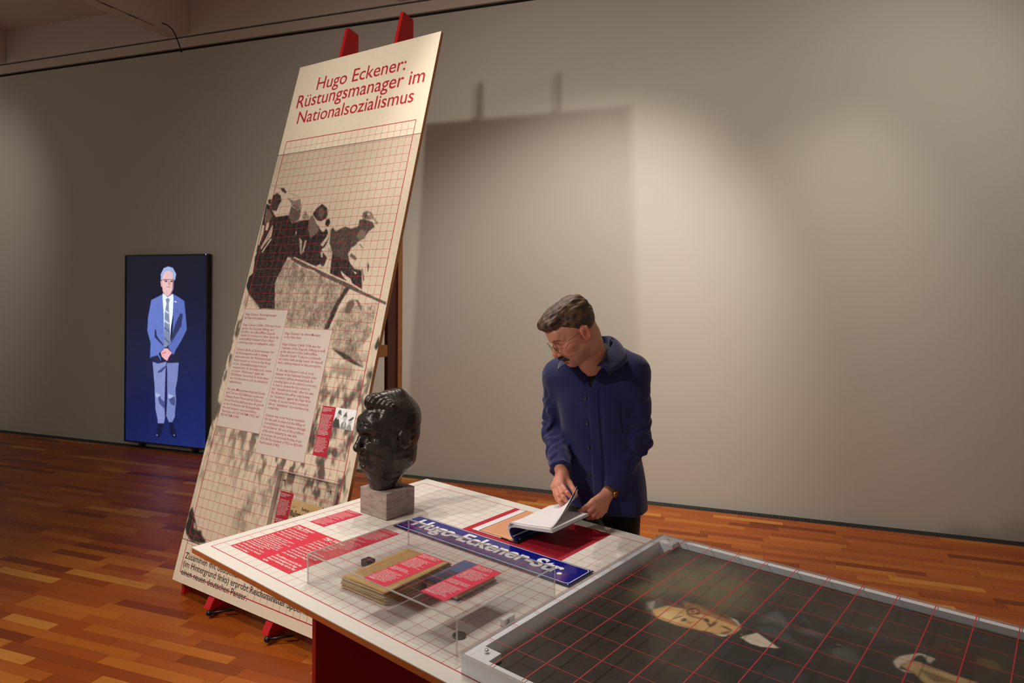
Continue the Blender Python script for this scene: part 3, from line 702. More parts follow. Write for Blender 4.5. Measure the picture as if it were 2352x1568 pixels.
# conduit far up on the ceiling, and the loose cord on the beam
tag(tube('ceiling_conduit', [wallp(-6.95, .95, 4.755), wallp(-4.3, .95, 4.755)], .014, M_BLACK), 'thin black conduit running along the pale ceiling beside the beam', 'conduit')
hc = empty('hanging_cord', Matrix.Translation(wallp(-3.66, .33, 4.40)), 'short loose black cord drooping from the underside of the ceiling beam', 'cord')
HP = [(0, 0, 0), (.06, -.02, -.025), (.12, -.035, -.075), (.165, -.05, -.15), (.20, -.06, -.23), (.225, -.065, -.30)]
tube('cord', HP, .006, M_BLACK, hc)
lathe('plug', [(.002, -.02), (.012, -.012), (.013, .005), (.006, .02)], M_BLACK, hc, Matrix.Translation(HP[-1]), seg=12)

# ------------------------------------------------------------------ upright display screen by the wall
SCR_M = Matrix(((WD[0], 0, WN[0], -4.205), (WD[1], 0, WN[1], 7.388), (0, 1, 0, .052), (0, 0, 0, 1)))
scr = empty('display_screen', SCR_M, 'tall black upright flat screen by the wall showing a standing man in a blue suit', 'screen')
SW, SH = 1.135, 2.02
box('housing', 0, SW, 0, SH, -.055, -.004, M_BLACK, scr, bevel=.004)
for n, r in (('bezel', (0, SW, 0, .014)), ('bezel', (0, SW, SH - .014, SH)), ('bezel', (0, .014, .014, SH - .014)), ('bezel', (SW - .016, SW, .014, SH - .014))):
    box(n, r[0], r[1], r[2], r[3], -.004, .004, M_BLACK, scr, bevel=.0015)
cv = Canvas(0, 0, SW * 100, SH * 100, .4, (0, 0, 0))
yy = np.linspace(0, 1, cv.ny)[:, None]; xx = np.linspace(0, 1, cv.nx)[None]
top_c, bot_c = lin((8, 9, 24)), lin((26, 40, 104))
gl = (1 - yy) ** 1.6 * (0.55 + .45 * sstep(0, .9, xx)) + .06 * yy * xx
cv.a[:] = top_c + (bot_c - top_c) * np.clip(gl, 0, 1)[..., None]
for c, sf, pts in SCREEN_POLYS: cv.poly(pts, lin(c), max(.35, sf * 1.1))
tx = fnoise(cv.ny, cv.nx, 9, 5, 3)
cv.a *= (0.9 + .2 * tx)[..., None]
m = mat('screen_picture', (2, 2, 3), .22); nt = NT(m); nt.l(nt.attr(), nt.b.inputs['Emission Color']); nt.b.inputs['Emission Strength'].default_value = 1.15
inset = cv.mesh('screen_picture', lambda x: .012 + (x / 100) * (SW - .026) / SW, lambda y: .012 + (y / 100) * (SH - .026) / SH, -.0035)
link('screen_picture', inset, m, scr)
lathe('status_light', [(.004, 0), (.004, .002), (.001, .0035)], mat('violet_light', (90, 70, 255), .3, emit=(130, 100, 255), estr=6), scr, Matrix.Translation((SW - .02, SH - .007, .004)), seg=10)
for x in (.18, SW - .22):
    box('stand_foot', x, x + .05, -.052, 0, -.06, -.02, M_BLACK, scr, bevel=.003)
# ------------------------------------------------------------------ tall leaning display board
RED = (178, 34, 56)
M_RED = mat('red_print', RED, .7, spec=.3)
M_REDP = mat('red_lacquer', (186, 22, 26), .38)
M_EDGE = mat('birch_edge', (176, 122, 66), .6)
def m_wood(name, c1, c2, axis):
    m = mat(name, c1, .6); nt = NT(m)
    sc = [60, 60, 60]; sc[axis] = 3
    nt.color(nt.mix(nt.noise(nt.mapping(nt.coord(), tuple(sc)), 1, 4, .6), c1, c2)); return m
M_POST = m_wood('post_wood', (158, 104, 56), (128, 80, 40), 1)
M_REDSHADE = mat('shaded_red', (74, 34, 20), .6)  # red fin paint with the shade behind the board put into its colour
M_STEEL = mat('steel', (190, 190, 188), .25, metal=1.0)
M_PANELPAPER = mat('panel_paper', (206, 192, 182), .75, spec=.3)
M_WHITEPR = mat('white_print', (238, 232, 226), .7)
def clear(name, tint=.93, rough=.02, edge=False, gl=1.0):
    """acrylic sheet: lets light straight through, reflects more at a shallow view"""
    m = bpy.data.materials.new(name); m.use_nodes = True; t = m.node_tree
    t.nodes.clear()
    o = t.nodes.new('ShaderNodeOutputMaterial'); tr = t.nodes.new('ShaderNodeBsdfTransparent'); gb = t.nodes.new('ShaderNodeBsdfGlossy')
    tr.inputs[0].default_value = (tint, tint, tint, 1); gb.inputs['Roughness'].default_value = rough
    fr = t.nodes.new('ShaderNodeFresnel'); ge = t.nodes.new('ShaderNodeNewGeometry')
    io = t.nodes.new('ShaderNodeMapRange'); io.inputs['To Min'].default_value = 1.49; io.inputs['To Max'].default_value = 1 / 1.49
    t.links.new(ge.outputs['Backfacing'], io.inputs['Value']); t.links.new(io.outputs[0], fr.inputs['IOR'])   # a thin sheet reflects alike from either side
    mx = t.nodes.new('ShaderNodeMixShader')
    k = t.nodes.new('ShaderNodeMath'); k.operation = 'MULTIPLY'; k.inputs[1].default_value = gl
    t.links.new(fr.outputs[0], k.inputs[0])
    t.links.new(k.outputs[0], mx.inputs[0]); t.links.new(tr.outputs[0], mx.inputs[1]); t.links.new(gb.outputs[0], mx.inputs[2])
    last = mx.outputs[0]
    if edge:
        df = t.nodes.new('ShaderNodeBsdfTranslucent'); df.inputs[0].default_value = (.80, .76, .72, 1)
        d2 = t.nodes.new('ShaderNodeBsdfDiffuse'); d2.inputs[0].default_value = (.80, .76, .72, 1)
        a = t.nodes.new('ShaderNodeMixShader'); a.inputs[0].default_value = .5
        t.links.new(df.outputs[0], a.inputs[1]); t.links.new(d2.outputs[0], a.inputs[2])
        b = t.nodes.new('ShaderNodeMixShader'); b.inputs[0].default_value = .5
        t.links.new(last, b.inputs[1]); t.links.new(a.outputs[0], b.inputs[2]); last = b.outputs[0]
    t.links.new(last, o.inputs[0])
    MATS[name] = m; return m
M_CLEAR = clear('acrylic', gl=.75); M_MUSEUM = clear('anti_reflective_acrylic', .96, .02, gl=.10); M_CEDGE = clear('acrylic_edge', .9, .08, True)

VB = 53.43; RP = 1.0077
def by(v): return (VB - v) * .05
def brow(r): return by(r * RP)
board = empty('display_board', BOARD_M, 'tall leaning exhibition board with red headline and grid over an enlarged old photograph', 'display board')
BX0, BX1, BH = -.0525, 1.1575, by(-10.97)
box('backing_panel', BX0, BX1, 0, BH, -.020, -.0015, M_EDGE, board, bevel=.0006, seg=1)

# the printed sheet
cb = Canvas(BX0 * 100, -10.97 * 5, 121.0, (VB + 10.97) * 5, .42, lin((226, 212, 190)))
ny, nx = cb.ny, cb.nx
vv = (cb.oy + np.arange(ny) * cb.res)[:, None] / 5.0 * np.ones((1, nx)); uu = (cb.ox + np.arange(nx) * cb.res)[None] / 5.0 * np.ones((ny, 1))
def g2c(g):  # printed grey -> warm ink colour
    return np.array([.012, .010, .011]) * (1 - g)[..., None] + lin((226, 208, 184)) * (g ** 1.5)[..., None]
G = np.full((ny, nx), .95)
G -= .10 * sstep(9, 1.8, vv) * (vv > 1.78)
G -= .05 * fnoise(ny, nx, 60, 60, 5)
cg = Canvas(cb.ox, cb.oy, 121.0, (VB + 10.97) * 5, .42, 0.0); cg.a = np.repeat(G[..., None], 3, 2)
mott = fnoise(ny, nx, 10, 7, 21, 3); fine = fnoise(ny, nx, 2.2, 2.2, 22, 1)
for tone, sf, pts in BOARD_POLYS: cg.poly(pts, (tone,) * 3, max(.35, sf))
G = cg.a[..., 0]
coat = (G < .3) & (vv > 5)
G = np.where(coat, G + .22 * np.clip(fine - .55, 0, 1) + .07 * (mott - .5), G)
mid = (G > .4) & (G < .8) & (vv > 9) & (vv < 30)
G = np.where(mid, G + .55 * (mott - .5) + .25 * (fine - .5), G)
# the crowd, dense on the right, thinning to the lower left; a dark strip down the left edge
b1 = fnoise(ny, nx, 17, 9, 31, 2); b2 = fnoise(ny, nx, 10, 6, 32, 2)
bl = sstep(.40, .66, .55 * b1 + .45 * b2)
dens = sstep(24.6, 33, vv + (uu - 14) * .12) * sstep(51, 37, vv + (14 - uu) * .55)
dens = np.maximum(dens, sstep(1.2, -.6, uu) * sstep(19, 24, vv) * sstep(47, 36, vv) * .95)
dens = np.maximum(dens, .6 * sstep(36, 37, vv) * sstep(47, 40, vv) * sstep(1, 4, uu) * (.35 + .65 * sstep(0, 16, uu)))
dens = np.maximum(dens, .75 * np.exp(-((uu - 8.5) / 1.6) ** 2 - ((vv - 44) / 2.6) ** 2))
G = G * (1 - dens * bl * .97) + (.08 + .25 * b2) * dens * bl * .97
G = np.where(vv > 49.15, .95, G)
G += .05 * (fine - .5)
cb.a = g2c(np.clip(G, .02, 1))
cb.a[(vv < 1.72) | (vv > 49.15)] = lin((228, 213, 190))
cb.a *= (1 - .05 * (fnoise(ny, nx, 3, 3, 8, 1) > .83))[..., None]
ln = (np.abs(vv - 1.78) < .06) | (np.abs(vv - 49.12) < .05)
cb.a[ln] = lin((44, 42, 40))
smudge = (np.abs(vv - (5.2 - .004 * uu)) < .03) & (fnoise(ny, nx, 30, 30, 9) > .46)
cb.a[smudge] *= .82
m = mat('board_print', (226, 212, 190), .72, spec=.25); nt = NT(m)
xyz = sep(nt, nt.coord())
gm = grid_mask(nt, xyz[0], xyz[1], .05, 1.10, brow(52), brow(0), .0019, .0052, .05 * RP)
spk = nt.noise(nt.coord(), 900, 2)
base = nt.mix(nt.math('MULTIPLY', nt.math('GREATER_THAN', spk, .70), .18), nt.attr(), (150, 130, 105))
nt.color(nt.mix(gm, base, RED))
link('printed_sheet', cb.mesh('printed_sheet', lambda x: x / 100, lambda y: by(y / 5), 0.0), m, board)
# headline
lettering('Hugo Eckener:', 3.40 * .05, by(-8.66), .0006, M_RED, board, width=15.24 * .05, weight=.004, res=4, name='headline')
lettering('Rüstungsmanager im', .23 * .05, by(-6.55), .0006, M_RED, board, width=21.78 * .05, weight=.004, res=4, name='headline')
lettering('Nationalsozialismus', 1.12 * .05, by(-4.12), .0006, M_RED, board, width=19.8 * .05, weight=.004, res=4, name='headline')
# two text panels
DE = '''Hugo Eckener: Rüstungsmanager
im Nationalsozialismus

Hugo Eckener (1868–1954) war Vorsit-
zender der Zeppelin Stiftung und
Direktor der Luftschiffbau Zeppelin
GmbH. Er ist heute vor allem durch die
Luftschifffahrt bekannt. Diese Wahr-
nehmung prägte er maßgeblich selbst.

Eckeners Rolle als Spitzenmanager der
NS-Rüstungswirtschaft ist bislang
kaum erforscht. Als Wehrwirtschafts-
führer musste er sich nach dem Krieg
in den „Entnazifizierungsprozessen“
verantworten. Er verteidigte sich, indem
er seinen „Widerstand“ gegen die
NS-Diktatur hervorhob. In einem zwei-
ten Urteil konnte er sich als unbelastet
rehabilitieren.

Für seine Mitverantwortung am Einsatz
und Tod von KZ-Häftlingen sowie von
Zwangsarbeiter*innen wurde Eckener
nie zur Rechenschaft gezogen. Er gehört
zu den Profiteuren der Rüstungsindus-
trie und steigerte sein persönliches
Vermögen von 250.000 RM (1932) auf
420.000 RM (1943).'''
EN = '''Hugo Eckener: An Arms Manager
in the Nazi State

Hugo Eckener (1868–1954) was the
chairman of the Zeppelin Stiftung as well
as the director of the Luftschiffbau
Zeppelin GmbH. Today he is primarily
associated with airship travel. He himself
had a defining impact on this perception.

To this day, Eckener’s role as a top
manager in the National Socialist arms
economy is all but unresearched. As
a leading figure in the defence economy,
he had to answer for his actions in
the “denazification trials” after the war.
He defended himself by emphasising
his “resistance” against the Nazi dicta-
torship. A second verdict redeemed
him as “unbelastet” (not burdened by
complicity).

Eckener was never held accountable
for the part he played in the killing of
concentration camp detainees through
forced labour. As one of the profiters
of the arms industry he was able
to increase his personal fortune from
250,000 Reichsmark (1932) to 420,000
Reichsmark (1943).'''
M_REDTX = mat('red_text', (170, 52, 62), .75)
for (x0, x1, r0, r1, body, hgt) in ((0, 8, 22, 36, DE, .622), (8, 16, 24, 38, EN, .630)):
    tp = box('text_panel', x0 * .05 + .001, x1 * .05 - .001, brow(r1) + .001, brow(r0) - .001, .0002, .0009, M_PANELPAPER, board)
    lettering(body, x0 * .05 + .017, brow(r0) - .026, .0013, M_REDTX, tp, width=.362, height=hgt, weight=.003, res=1)
def word_rows(x0, x1, y_top, n, pitch, xh, seed, ragged=.25, heavy=1.0):
    """rows of tiny letter-like strokes, too small to be read"""
    rs = random.Random(seed); out = []
    for i in range(n):
        y = y_top - i * pitch - xh; x = x0
        end = x1 - (x1 - x0) * (rs.random() * ragged if i < n - 1 else .3 + .4 * rs.random())
        while x < end:
            w = rs.randint(2, 9)
            for _ in range(w):
                lw = xh * rs.choice((.5, .62, .75)); h = xh * (1.38 if rs.random() < .28 else 1.0); d = xh * (.32 if rs.random() < .1 else 0)
                if x + lw > end: break
                k = rs.random(); s = xh * .19 * heavy
                out.append((x, x + s, y - d, y + h))
                if k < .55: out.append((x + lw - s, x + lw, y, y + xh))
                if k > .3: out.append((x, x + lw, y + xh - s, y + xh))
                if k < .45: out.append((x, x + lw, y, y + s))
                x += lw + xh * .2
            x += xh * .45
    return out
def flat_rects(name, rects, z, m, parent):
    bm = bmesh.new()
    for x0, x1, y0, y1 in rects:
        bm.faces.new([bm.verts.new(p) for p in ((x0, y0, z), (x1, y0, z), (x1, y1, z), (x0, y1, z))])
    return link(name, from_bm(bm, name), m, parent)
def caption(parent, x0, x1, y0, y1, z, blocks, seed, m=None, xh=.0031, M=None, mt=None):
    """red caption strip in the reading frame x right, y up"""
    c = box('caption', x0, x1, y0, y1, z, z + .0006, m or M_RED, parent)
    r = []
    W_ = x1 - x0
    for k, (f, n, hv) in enumerate(blocks):
        r += word_rows(x0 + .006, x1 - .006, y1 - f * (y1 - y0), n, xh * 2.15, xh, seed + k, .3, hv)
    flat_rects('caption_text', r, z + .0009, mt or M_WHITEPR, c)
    return c
caption(board, 17 * .05, 19 * .05, brow(37), brow(32), .0002, ((.03, 4, 1.5), (.165, 14, 1.0), (.50, 4, 1.5), (.635, 13, 1.0), (.90, 1, .7)), 3, xh=.0028)
caption(board, 13.5 * .05, 15.5 * .05, by(47.4), by(41.45), .0002, ((.03, 3, 1.5), (.13, 13, 1.0), (.45, 3, 1.5), (.56, 14, 1.0)), 9, xh=.0030)
# small photograph of three men
cp = Canvas(0, 0, 15, 10.15, .12, (.86,) * 3)
for t, pts in ((.06, '0 3 .8 4.6 1.8 5.6 3.2 5.2 4.2 3.4 5.2 1.2 5.5 0 0 0'), (.62, '1.9 5 1.7 6.6 2.3 7.7 3.6 7.8 4.2 6.6 3.9 5.4 3.2 4.6 2.4 4.4'), (.12, '1.2 7.3 2 7.2 2.2 8.6 2.9 9.2 3.9 9.1 4.4 8.4 4.6 7.2 5 6.9 4.9 6.5 3.6 7 2.4 7.3'),
               (.30, '6 2.6 6.8 3.6 7.6 4 8.6 3.9 9.4 3 9.9 0 5.6 0'), (.6, '7 4.2 6.9 5.6 7.4 6.2 8.4 6.2 8.8 5.4 8.6 4.2 7.8 3.7'), (.14, '6.3 5 6.5 6.8 7.3 7.8 8 9 8.6 7.6 9.2 6 9.1 5 8.8 6.1 7.2 6.2'), (.75, '7.5 3.8 8 3.2 8.5 3.8 8.2 1 7.8 1'),
               (.34, '10 1.4 10.8 2.6 12 3 13 2.4 14 0 10 0'), (.55, '10.8 3 10.9 4.8 12 5 13.2 5 13 3.4 12 2.6'), (.08, '10.4 4.7 11.4 5.5 13.5 6.9 13.8 6.2 13.2 5.2 11.6 4.6 10.6 4.3')):
    v = [float(q) for q in pts.split()]; cp.poly(list(zip(v[0::2], v[1::2])), (t * .9,) * 3, .22)
cp.a *= (.85 + .3 * fnoise(cp.ny, cp.nx, 6, 6, 4))[..., None]
m = mat('photo_print', (255, 255, 255), .5); nt = NT(m); nt.color(nt.attr())
link('photo', cp.mesh('photo', lambda x: 19 * .05 + x / 100, lambda y: brow(34) + y / 100, .0010), m, board)
# caption under the picture
M_INK = mat('printing_ink', (62, 54, 48), .8)
for k, s in enumerate(('Zusammen mit deutschen Offizieren', '(im Hintergrund links) erprobt Reichsminister Speer', 'einen neuen deutschen Panzer.')):
    lettering(s, .012, by(50.25 + k * .86), .0006, M_INK, board, size=.047, weight=.008, res=2, name='picture_caption')
flat_rects('rule', [(.60, 1.09, by(51.6), by(51.57)), (.60, 1.09, by(51.75), by(51.72))], .0006, M_INK, board)

# supporting fins: slanted front against the board, upright back, made in the upright frame h (backwards), z (up)
tanb = math.tan(BTILT)
def up_frame(u):
    p = BOARD_M @ Vector((u * .05, 0, 0)); p.z = 0
    Mw = Matrix(((B_E.x, -B_H.x, 0, p.x), (B_E.y, -B_H.y, 0, p.y), (0, 0, 1, 0), (0, 0, 0, 1)))
    return BOARD_M.inverted() @ Mw
def hf(z): return (z - .10) * tanb + .0235
def fin_piece(name, u, pts, th, m, off=0.0, bevel=.0015):
    """pts (h,z); extruded along the board's width"""
    bm = bmesh.new()
    a = [bm.verts.new((off - th / 2, h, z)) for h, z in pts]; b = [bm.verts.new((off + th / 2, h, z)) for h, z in pts]
    bm.faces.new(a); bm.faces.new(b[::-1]); n = len(pts)
    for i in range(n): bm.faces.new((a[i], b[i], b[(i + 1) % n], a[(i + 1) % n]))
    bmesh.ops.recalc_face_normals(bm, faces=bm.faces)
    if bevel: bmesh.ops.bevel(bm, geom=list(bm.edges), offset=bevel, segments=1, affect='EDGES')
    return link(name, from_bm(bm, name), m, board, up_frame(u))
for u in (5.95, 15.52):
    zt = 3.425
    fin_piece('support_fin', u, [(hf(.02), .0), (hf(zt), zt), (1.045, zt - .02), (1.045, 2.72), (hf(2.62) + .13, 2.62), (hf(.6) + .10, .6), (hf(.1) + .22, .0)], .026, M_REDP)
    fin_piece('fin_upright', u, [(.828, 0), (.905, 0), (.905, 2.98), (.828, 2.98)], .026, M_REDSHADE)
    fin_piece('rear_post', u, [(.905, 0), (.945, 0), (.945, 3.0), (.905, 3.0)], .05, M_POST)
    fin_piece('crossbar', u, [(hf(1.36) + .02, 1.33), (.83, 1.33), (.83, 1.40), (hf(1.40) + .02, 1.40)], .024, M_POST)
    fin_piece('ledge', u + .5, [(-.035, .045), (.12, .045), (.12, .095), (-.005, .095)], .05, M_REDP)
    kb = lathe('clamp_knob', [(.002, -.016), (.012, -.010), (.016, 0), (.012, .010), (.002, .016)], M_BLACK, board, up_frame(u + .9) @ Matrix.Translation((0, -.03, .028)), seg=16)
    tube('clamp_lever', [(0, 0, 0), (.03, .03, .003), (.09, .08, .012)], [.007, .006, .008], M_BLACK, kb)
for u in (-.75, 22.3):
    fin_piece('foot', u, [(hf(.0) + .055, 0), (hf(.24) + .005, .24), (.42, .24), (.55, 0)], .022, M_REDP)
box('crossbar', -.05, 1.15, 0, .02, 0, .05, M_REDP, board, M=up_frame(0) @ Matrix.Translation((0, .50, .10)))

# clear cover screwed over the newspaper
cov = empty('acrylic_cover', BOARD_M @ Matrix.Translation((12.93 * .05, by(50.2), .004)), 'flat clear acrylic cover screwed over the old newspaper low on the leaning board', 'display cover')
CW, CHh = 8.78 * .05, by(39.42) - by(50.2)
box('pane', 0, CW, 0, CHh, .016, .019, M_MUSEUM, cov)
for r in ((0, CW, CHh - .003, CHh), (0, CW, 0, .003), (0, .003, .003, CHh - .003), (CW - .003, CW, .003, CHh - .003)):
    box('rim', r[0], r[1], r[2], r[3], -.003, .0195, M_CEDGE, cov)
for x in (.83 * .05, 7.75 * .05):
    lathe('screw', [(.0045, 0), (.0045, .022), (.003, .024)], M_STEEL, cov, Matrix.Translation((x, CHh - .046, -.002)), seg=12)
strips('red_rule', [(0.0, CW, CHh - .0985, CHh - .0965, .0191, .0193)] , M_RED, cov)
# newspaper page behind it
M_NEWS = mat('newsprint', (206, 172, 118), .85); nt = NT(M_NEWS); nt.color(nt.mix(nt.noise(nt.coord(), 9, 4), (214, 182, 130), (188, 150, 98)))
npg = empty('newspaper', BOARD_M @ Matrix.Translation((15.55 * .05, by(49.6), .002)), 'yellowed newspaper page with blackletter title under the clear cover on the board', 'newspaper')
NW, NH = 4.62 * .05, by(41.95) - by(49.6)
box('page', 0, NW, 0, NH, 0, .003, M_NEWS, npg)
M_INKB = mat('news_ink', (34, 30, 26), .85)
lettering('Berliner', .085, NH - .026, .0034, M_INKB, npg, width=.056, height=.017, weight=.01, name='masthead')
lettering('Illuſtrirte Zeitung', .004, NH - .048, .0034, M_INKB, npg, width=.222, height=.042, weight=.03, res=3, name='masthead', shear=.0)
flat_rects('newsprint_text', word_rows(.012, .055, NH - .030, 2, .006, .0018, 5) + word_rows(.16, .21, NH - .030, 2, .006, .0018, 6) + word_rows(.012, .215, NH - .11, 34, .0075, .003, 7), .0034, M_INKB, npg)
# ------------------------------------------------------------------ long exhibition table; x along it, y across it, z up from the print
C5 = .05
table = empty('exhibition_table', TABLE_M @ Matrix.Translation((0, 0, -ZT)), 'long exhibition table with red gridded print, raw wood edge and red panel legs', 'table')
TB = Matrix.Translation((0, 0, ZT))                     # printed surface in the table's own frame
X0, X1, Y0, Y1 = -.045, 3.16, -.0535, 1.163
M_TEDGE = m_wood('tabletop_edge', (186, 102, 38), (158, 80, 28), 0)
M_TRED = mat('table_red_print', (198, 42, 62), .62, spec=.35)
M_TRED2 = mat('table_red_print_b', (196, 36, 66), .62, spec=.35)
box('tabletop', X0, X1, Y0, Y1, -.0215, -.0028, M_TEDGE, table, bevel=.0008, M=TB)
m = mat('table_print', (214, 204, 190), .62, spec=.38); nt = NT(m)
xyz = sep(nt, nt.coord())
gm = grid_mask(nt, xyz[0], xyz[1], C5, 1.10 * 2.8, 0.0, 1.10, .0015, .0042)
spk = nt.noise(nt.coord(), 700, 2)
nt.color(nt.mix(gm, nt.mix(nt.math('MULTIPLY', nt.math('GREATER_THAN', spk, .715), .30), (212, 206, 197), (150, 140, 128)), (176, 36, 54)))
box('printed_sheet', X0, X1, Y0, Y1, -.0028, 0, m, table, M=TB)
M_TPAN = mat('leg_red', (150, 20, 20), .42)
for x in (.705, 2.55):
    box('leg_panel', x, x + .019, -.028, 1.13, 0, ZT - .0215, M_TPAN, table, bevel=.001)
box('rail', .72, 2.55, .52, .54, .40, ZT - .0215, M_TPAN, table)
# printed panels on the table
def on_table(name, u0, u1, v0, v1, m, z=.0005):
    return box(name, v0 * C5, v1 * C5, u0 * C5, u1 * C5, .0001, z, m, table, M=TB)
big = on_table('text_panel', 1, 7, 1, 9, M_TRED)
Wd = lambda *a: word_rows(*a)
lettering('Hugo Eckener:', 1.25 * C5, 6.82 * C5, .0009, M_WHITEPR, big, size=.0205, weight=.02, res=1)
lettering('Hugo Eckener:', 5.25 * C5, 6.82 * C5, .0009, M_WHITEPR, big, size=.0205, weight=.02, res=1)
lettering('This exhibition prompted the first\nextensive investigation into Hugo\nEckener’s relationship with the Nazi\nregime.', 5.25 * C5, 2.42 * C5, .0009, M_WHITEPR, big, width=.176, height=.066, weight=.012, res=1)
R_ = []
for x0, x1, y, n, sd in ((1.25, 4.5, 6.42, 1, 1), (1.25, 4.6, 5.92, 4, 2), (1.25, 4.7, 4.36, 9, 3), (1.25, 4.6, 1.95, 3, 4), (5.25, 8.3, 6.42, 1, 5), (5.25, 8.4, 5.92, 4, 6), (5.25, 8.7, 4.36, 5, 7)):
    R_ += word_rows(x0 * C5, x1 * C5, y * C5, n, .0180 if n < 9 else .0128, .0074 if n < 9 else .0066, sd, .22, 1.35)
flat_rects('caption_text', R_, .0009, M_WHITEPR, big)
def tcap(u0, u1, v0, v1, z, parent, seed, blocks, m=None):
    W_ = (v1 - v0) * C5
    c = box('caption', v0 * C5, v1 * C5, u0 * C5, u1 * C5, z, z + .0005, m or M_TRED2, parent)
    r = []
    for k, (f, n, hv) in enumerate(blocks):
        r += word_rows(v0 * C5 + .006, v1 * C5 - .008, u1 * C5 - f * (u1 - u0) * C5, n, .0064, .0030, seed + k, .28, hv)
    flat_rects('caption_text', r, z + .0008, M_WHITEPR, c)
    return c
BL_ = ((.025, 3, 1.7), (.13, 14, 1.15), (.50, 3, 1.7), (.60, 12, 1.15), (.93, 1, .8))
tc = tcap(8, 12, 1, 3, .0001, table, 40, ((.03, 3, 1.7), (.16, 11, 1.0), (.52, 3, 1.7), (.65, 10, 1.0), (.94, 1, .8))); tc.matrix_local = TB
tc = tcap(5.2, 11, 7, 9, .0002, table, 50, BL_); tc.matrix_local = TB
on_table('mat_print', 15, 22, 12, 22, mat('mat_red', (176, 28, 48), .66, spec=.3))

def on(u, v, z=0.0, rot=0.0):
    return TABLE_M @ Matrix.Translation((v * C5, u * C5, z)) @ Matrix.Rotation(rot, 4, 'Z')

# ------------------------------------------------------------------ clear case with its red printed grid and two labels
case = empty('acrylic_case', on(1.0, 11.17), 'large low clear acrylic case with printed red grid over papers and a book', 'display case')
CL, CWd, CH = 14.0 * C5, 9.0 * C5, .100
T = .004
for n, r in (('top_pane', (T, CL - T, T, CWd - T, CH - T, CH)), ('side_pane', (T, CL - T, 0, T, .0005, CH - T)), ('side_pane', (T, CL - T, CWd - T, CWd, .0005, CH - T)),
             ('side_pane', (0, T, T, CWd - T, .0005, CH - T)), ('side_pane', (CL - T, CL, T, CWd - T, .0005, CH - T))):
    box(n, *r, M_CLEAR, case)
for x in (0, CL - T):
    for y in (0, CWd - T): box('glued_edge', x, x + T, y, y + T, .0005, CH - T, M_CEDGE, case)
for y in (0, CWd - T): box('glued_edge', 0, CL, y, y + T, CH - T, CH, M_CEDGE, case, bevel=.0006)
for x in (0, CL - T): box('glued_edge', x, x + T, T, CWd - T, CH - T, CH, M_CEDGE, case, bevel=.0006)
r = []
g = .0010
for k in range(1, 9): r.append((T, CL - T, k * C5 - g / 2, k * C5 + g / 2, CH, CH + .0002))
for k in range(1, 14): r.append((k * C5 - g / 2, k * C5 + g / 2, T, CWd - T, CH, CH + .0002))
M_LINE = mat('grid_red', (196, 30, 52), .6)
strips('grid_print', r, M_LINE, case)
for (u0, u1, v0, v1, sd) in ((1.05, 6.05, 17.12, 19.13, 60), (2.05, 7.05, 21.17, 23.18, 70)):
    tcap(u0 - 1.0, u1 - 1.0, v0 - 11.17, v1 - 11.17, CH + .0002, case, sd, ((.03, 4, 1.5), (.17, 11, 1.1), (.52, 4, 1.5), (.66, 12, 1.1), (.93, 1, .8)))

# ------------------------------------------------------------------ bundle of old papers in the case
def sheet_me(w, d, th, seed, nx=14, ny=16, wav=.0016, rag=.0016):
    rs = np.random.RandomState(seed)
    X, Y = np.meshgrid(np.linspace(0, w, nx), np.linspace(0, d, ny))
    Z = wav * (np.sin(X / w * 5.1 + rs.rand() * 6) * np.sin(Y / d * 4.3 + rs.rand() * 6)) * .5
    X = X + (rs.rand(*X.shape) - .5) * rag * ((X < 1e-6) | (X > w - 1e-6)); Y = Y + (rs.rand(*Y.shape) - .5) * rag * ((Y < 1e-6) | (Y > d - 1e-6))
    top = np.stack([X, Y, Z + th], -1).reshape(-1, 3); bot = np.stack([X, Y, Z], -1).reshape(-1, 3)
    n = nx * ny; i = np.arange(n).reshape(ny, nx)
    q = np.stack([i[:-1, :-1], i[:-1, 1:], i[1:, 1:], i[1:, :-1]], -1).reshape(-1, 4)
    ring = np.concatenate([i[0, :], i[1:, -1], i[-1, -2::-1], i[-2:0:-1, 0]])
    s = np.stack([ring + n, np.roll(ring, -1) + n, np.roll(ring, -1), ring], -1)
    return quads_me('sheet', np.concatenate([top, bot]), np.concatenate([q, q[:, ::-1] + n, s]))
papers = empty('document_bundle', on(2.05, 13.55, .0012, R(3.3)), 'thick bundle of yellowed old handwritten papers lying in the acrylic case', 'papers')
def m_paper(name, a, b):
    m = mat(name, a, .85, spec=.2); nt = NT(m); nt.color(nt.mix(nt.noise(nt.coord(), 12, 5, .6), a, b)); return m
PM = [m_paper('old_paper_a', (214, 184, 128), (186, 148, 94)), m_paper('old_paper_b', (196, 164, 116), (164, 126, 80)), m_paper('old_paper_c', (206, 186, 150), (180, 152, 110)), m_paper('old_paper_d', (172, 136, 92), (142, 104, 62))]
z = .0006; rs = random.Random(5)
for k in range(13):
    th = rs.choice((.0016, .0022, .0028, .0019))
    w, d = .212 + rs.uniform(-.006, .006), .302 + rs.uniform(-.008, .006)
    o = link('sheet', sheet_me(w, d, th, 100 + k), PM[(k * 7 + 1) % 4 if k < 12 else 0], papers)
    o.matrix_local = Matrix.Translation((rs.uniform(-.004, .004), rs.uniform(-.003, .005), z)) @ Matrix.Rotation(R(rs.uniform(-1.2, 1.2)), 4, 'Z')
    z += th + .0007 if k != 12 else th
M_BROWNINK = mat('brown_ink', (104, 84, 54), .8)
flat_rects('handwriting', word_rows(.018, .196, .285, 30, .0088, .0030, 77, .2, .55), z + .0019, M_BROWNINK, papers)
wt = tag(box('paper_weight', 0, .036, 0, .036, 0, .022, mat('smoke_acrylic', (70, 70, 76), .25), bevel=.0012), 'small dark grey block at the back corner of the old papers in the case', 'block')
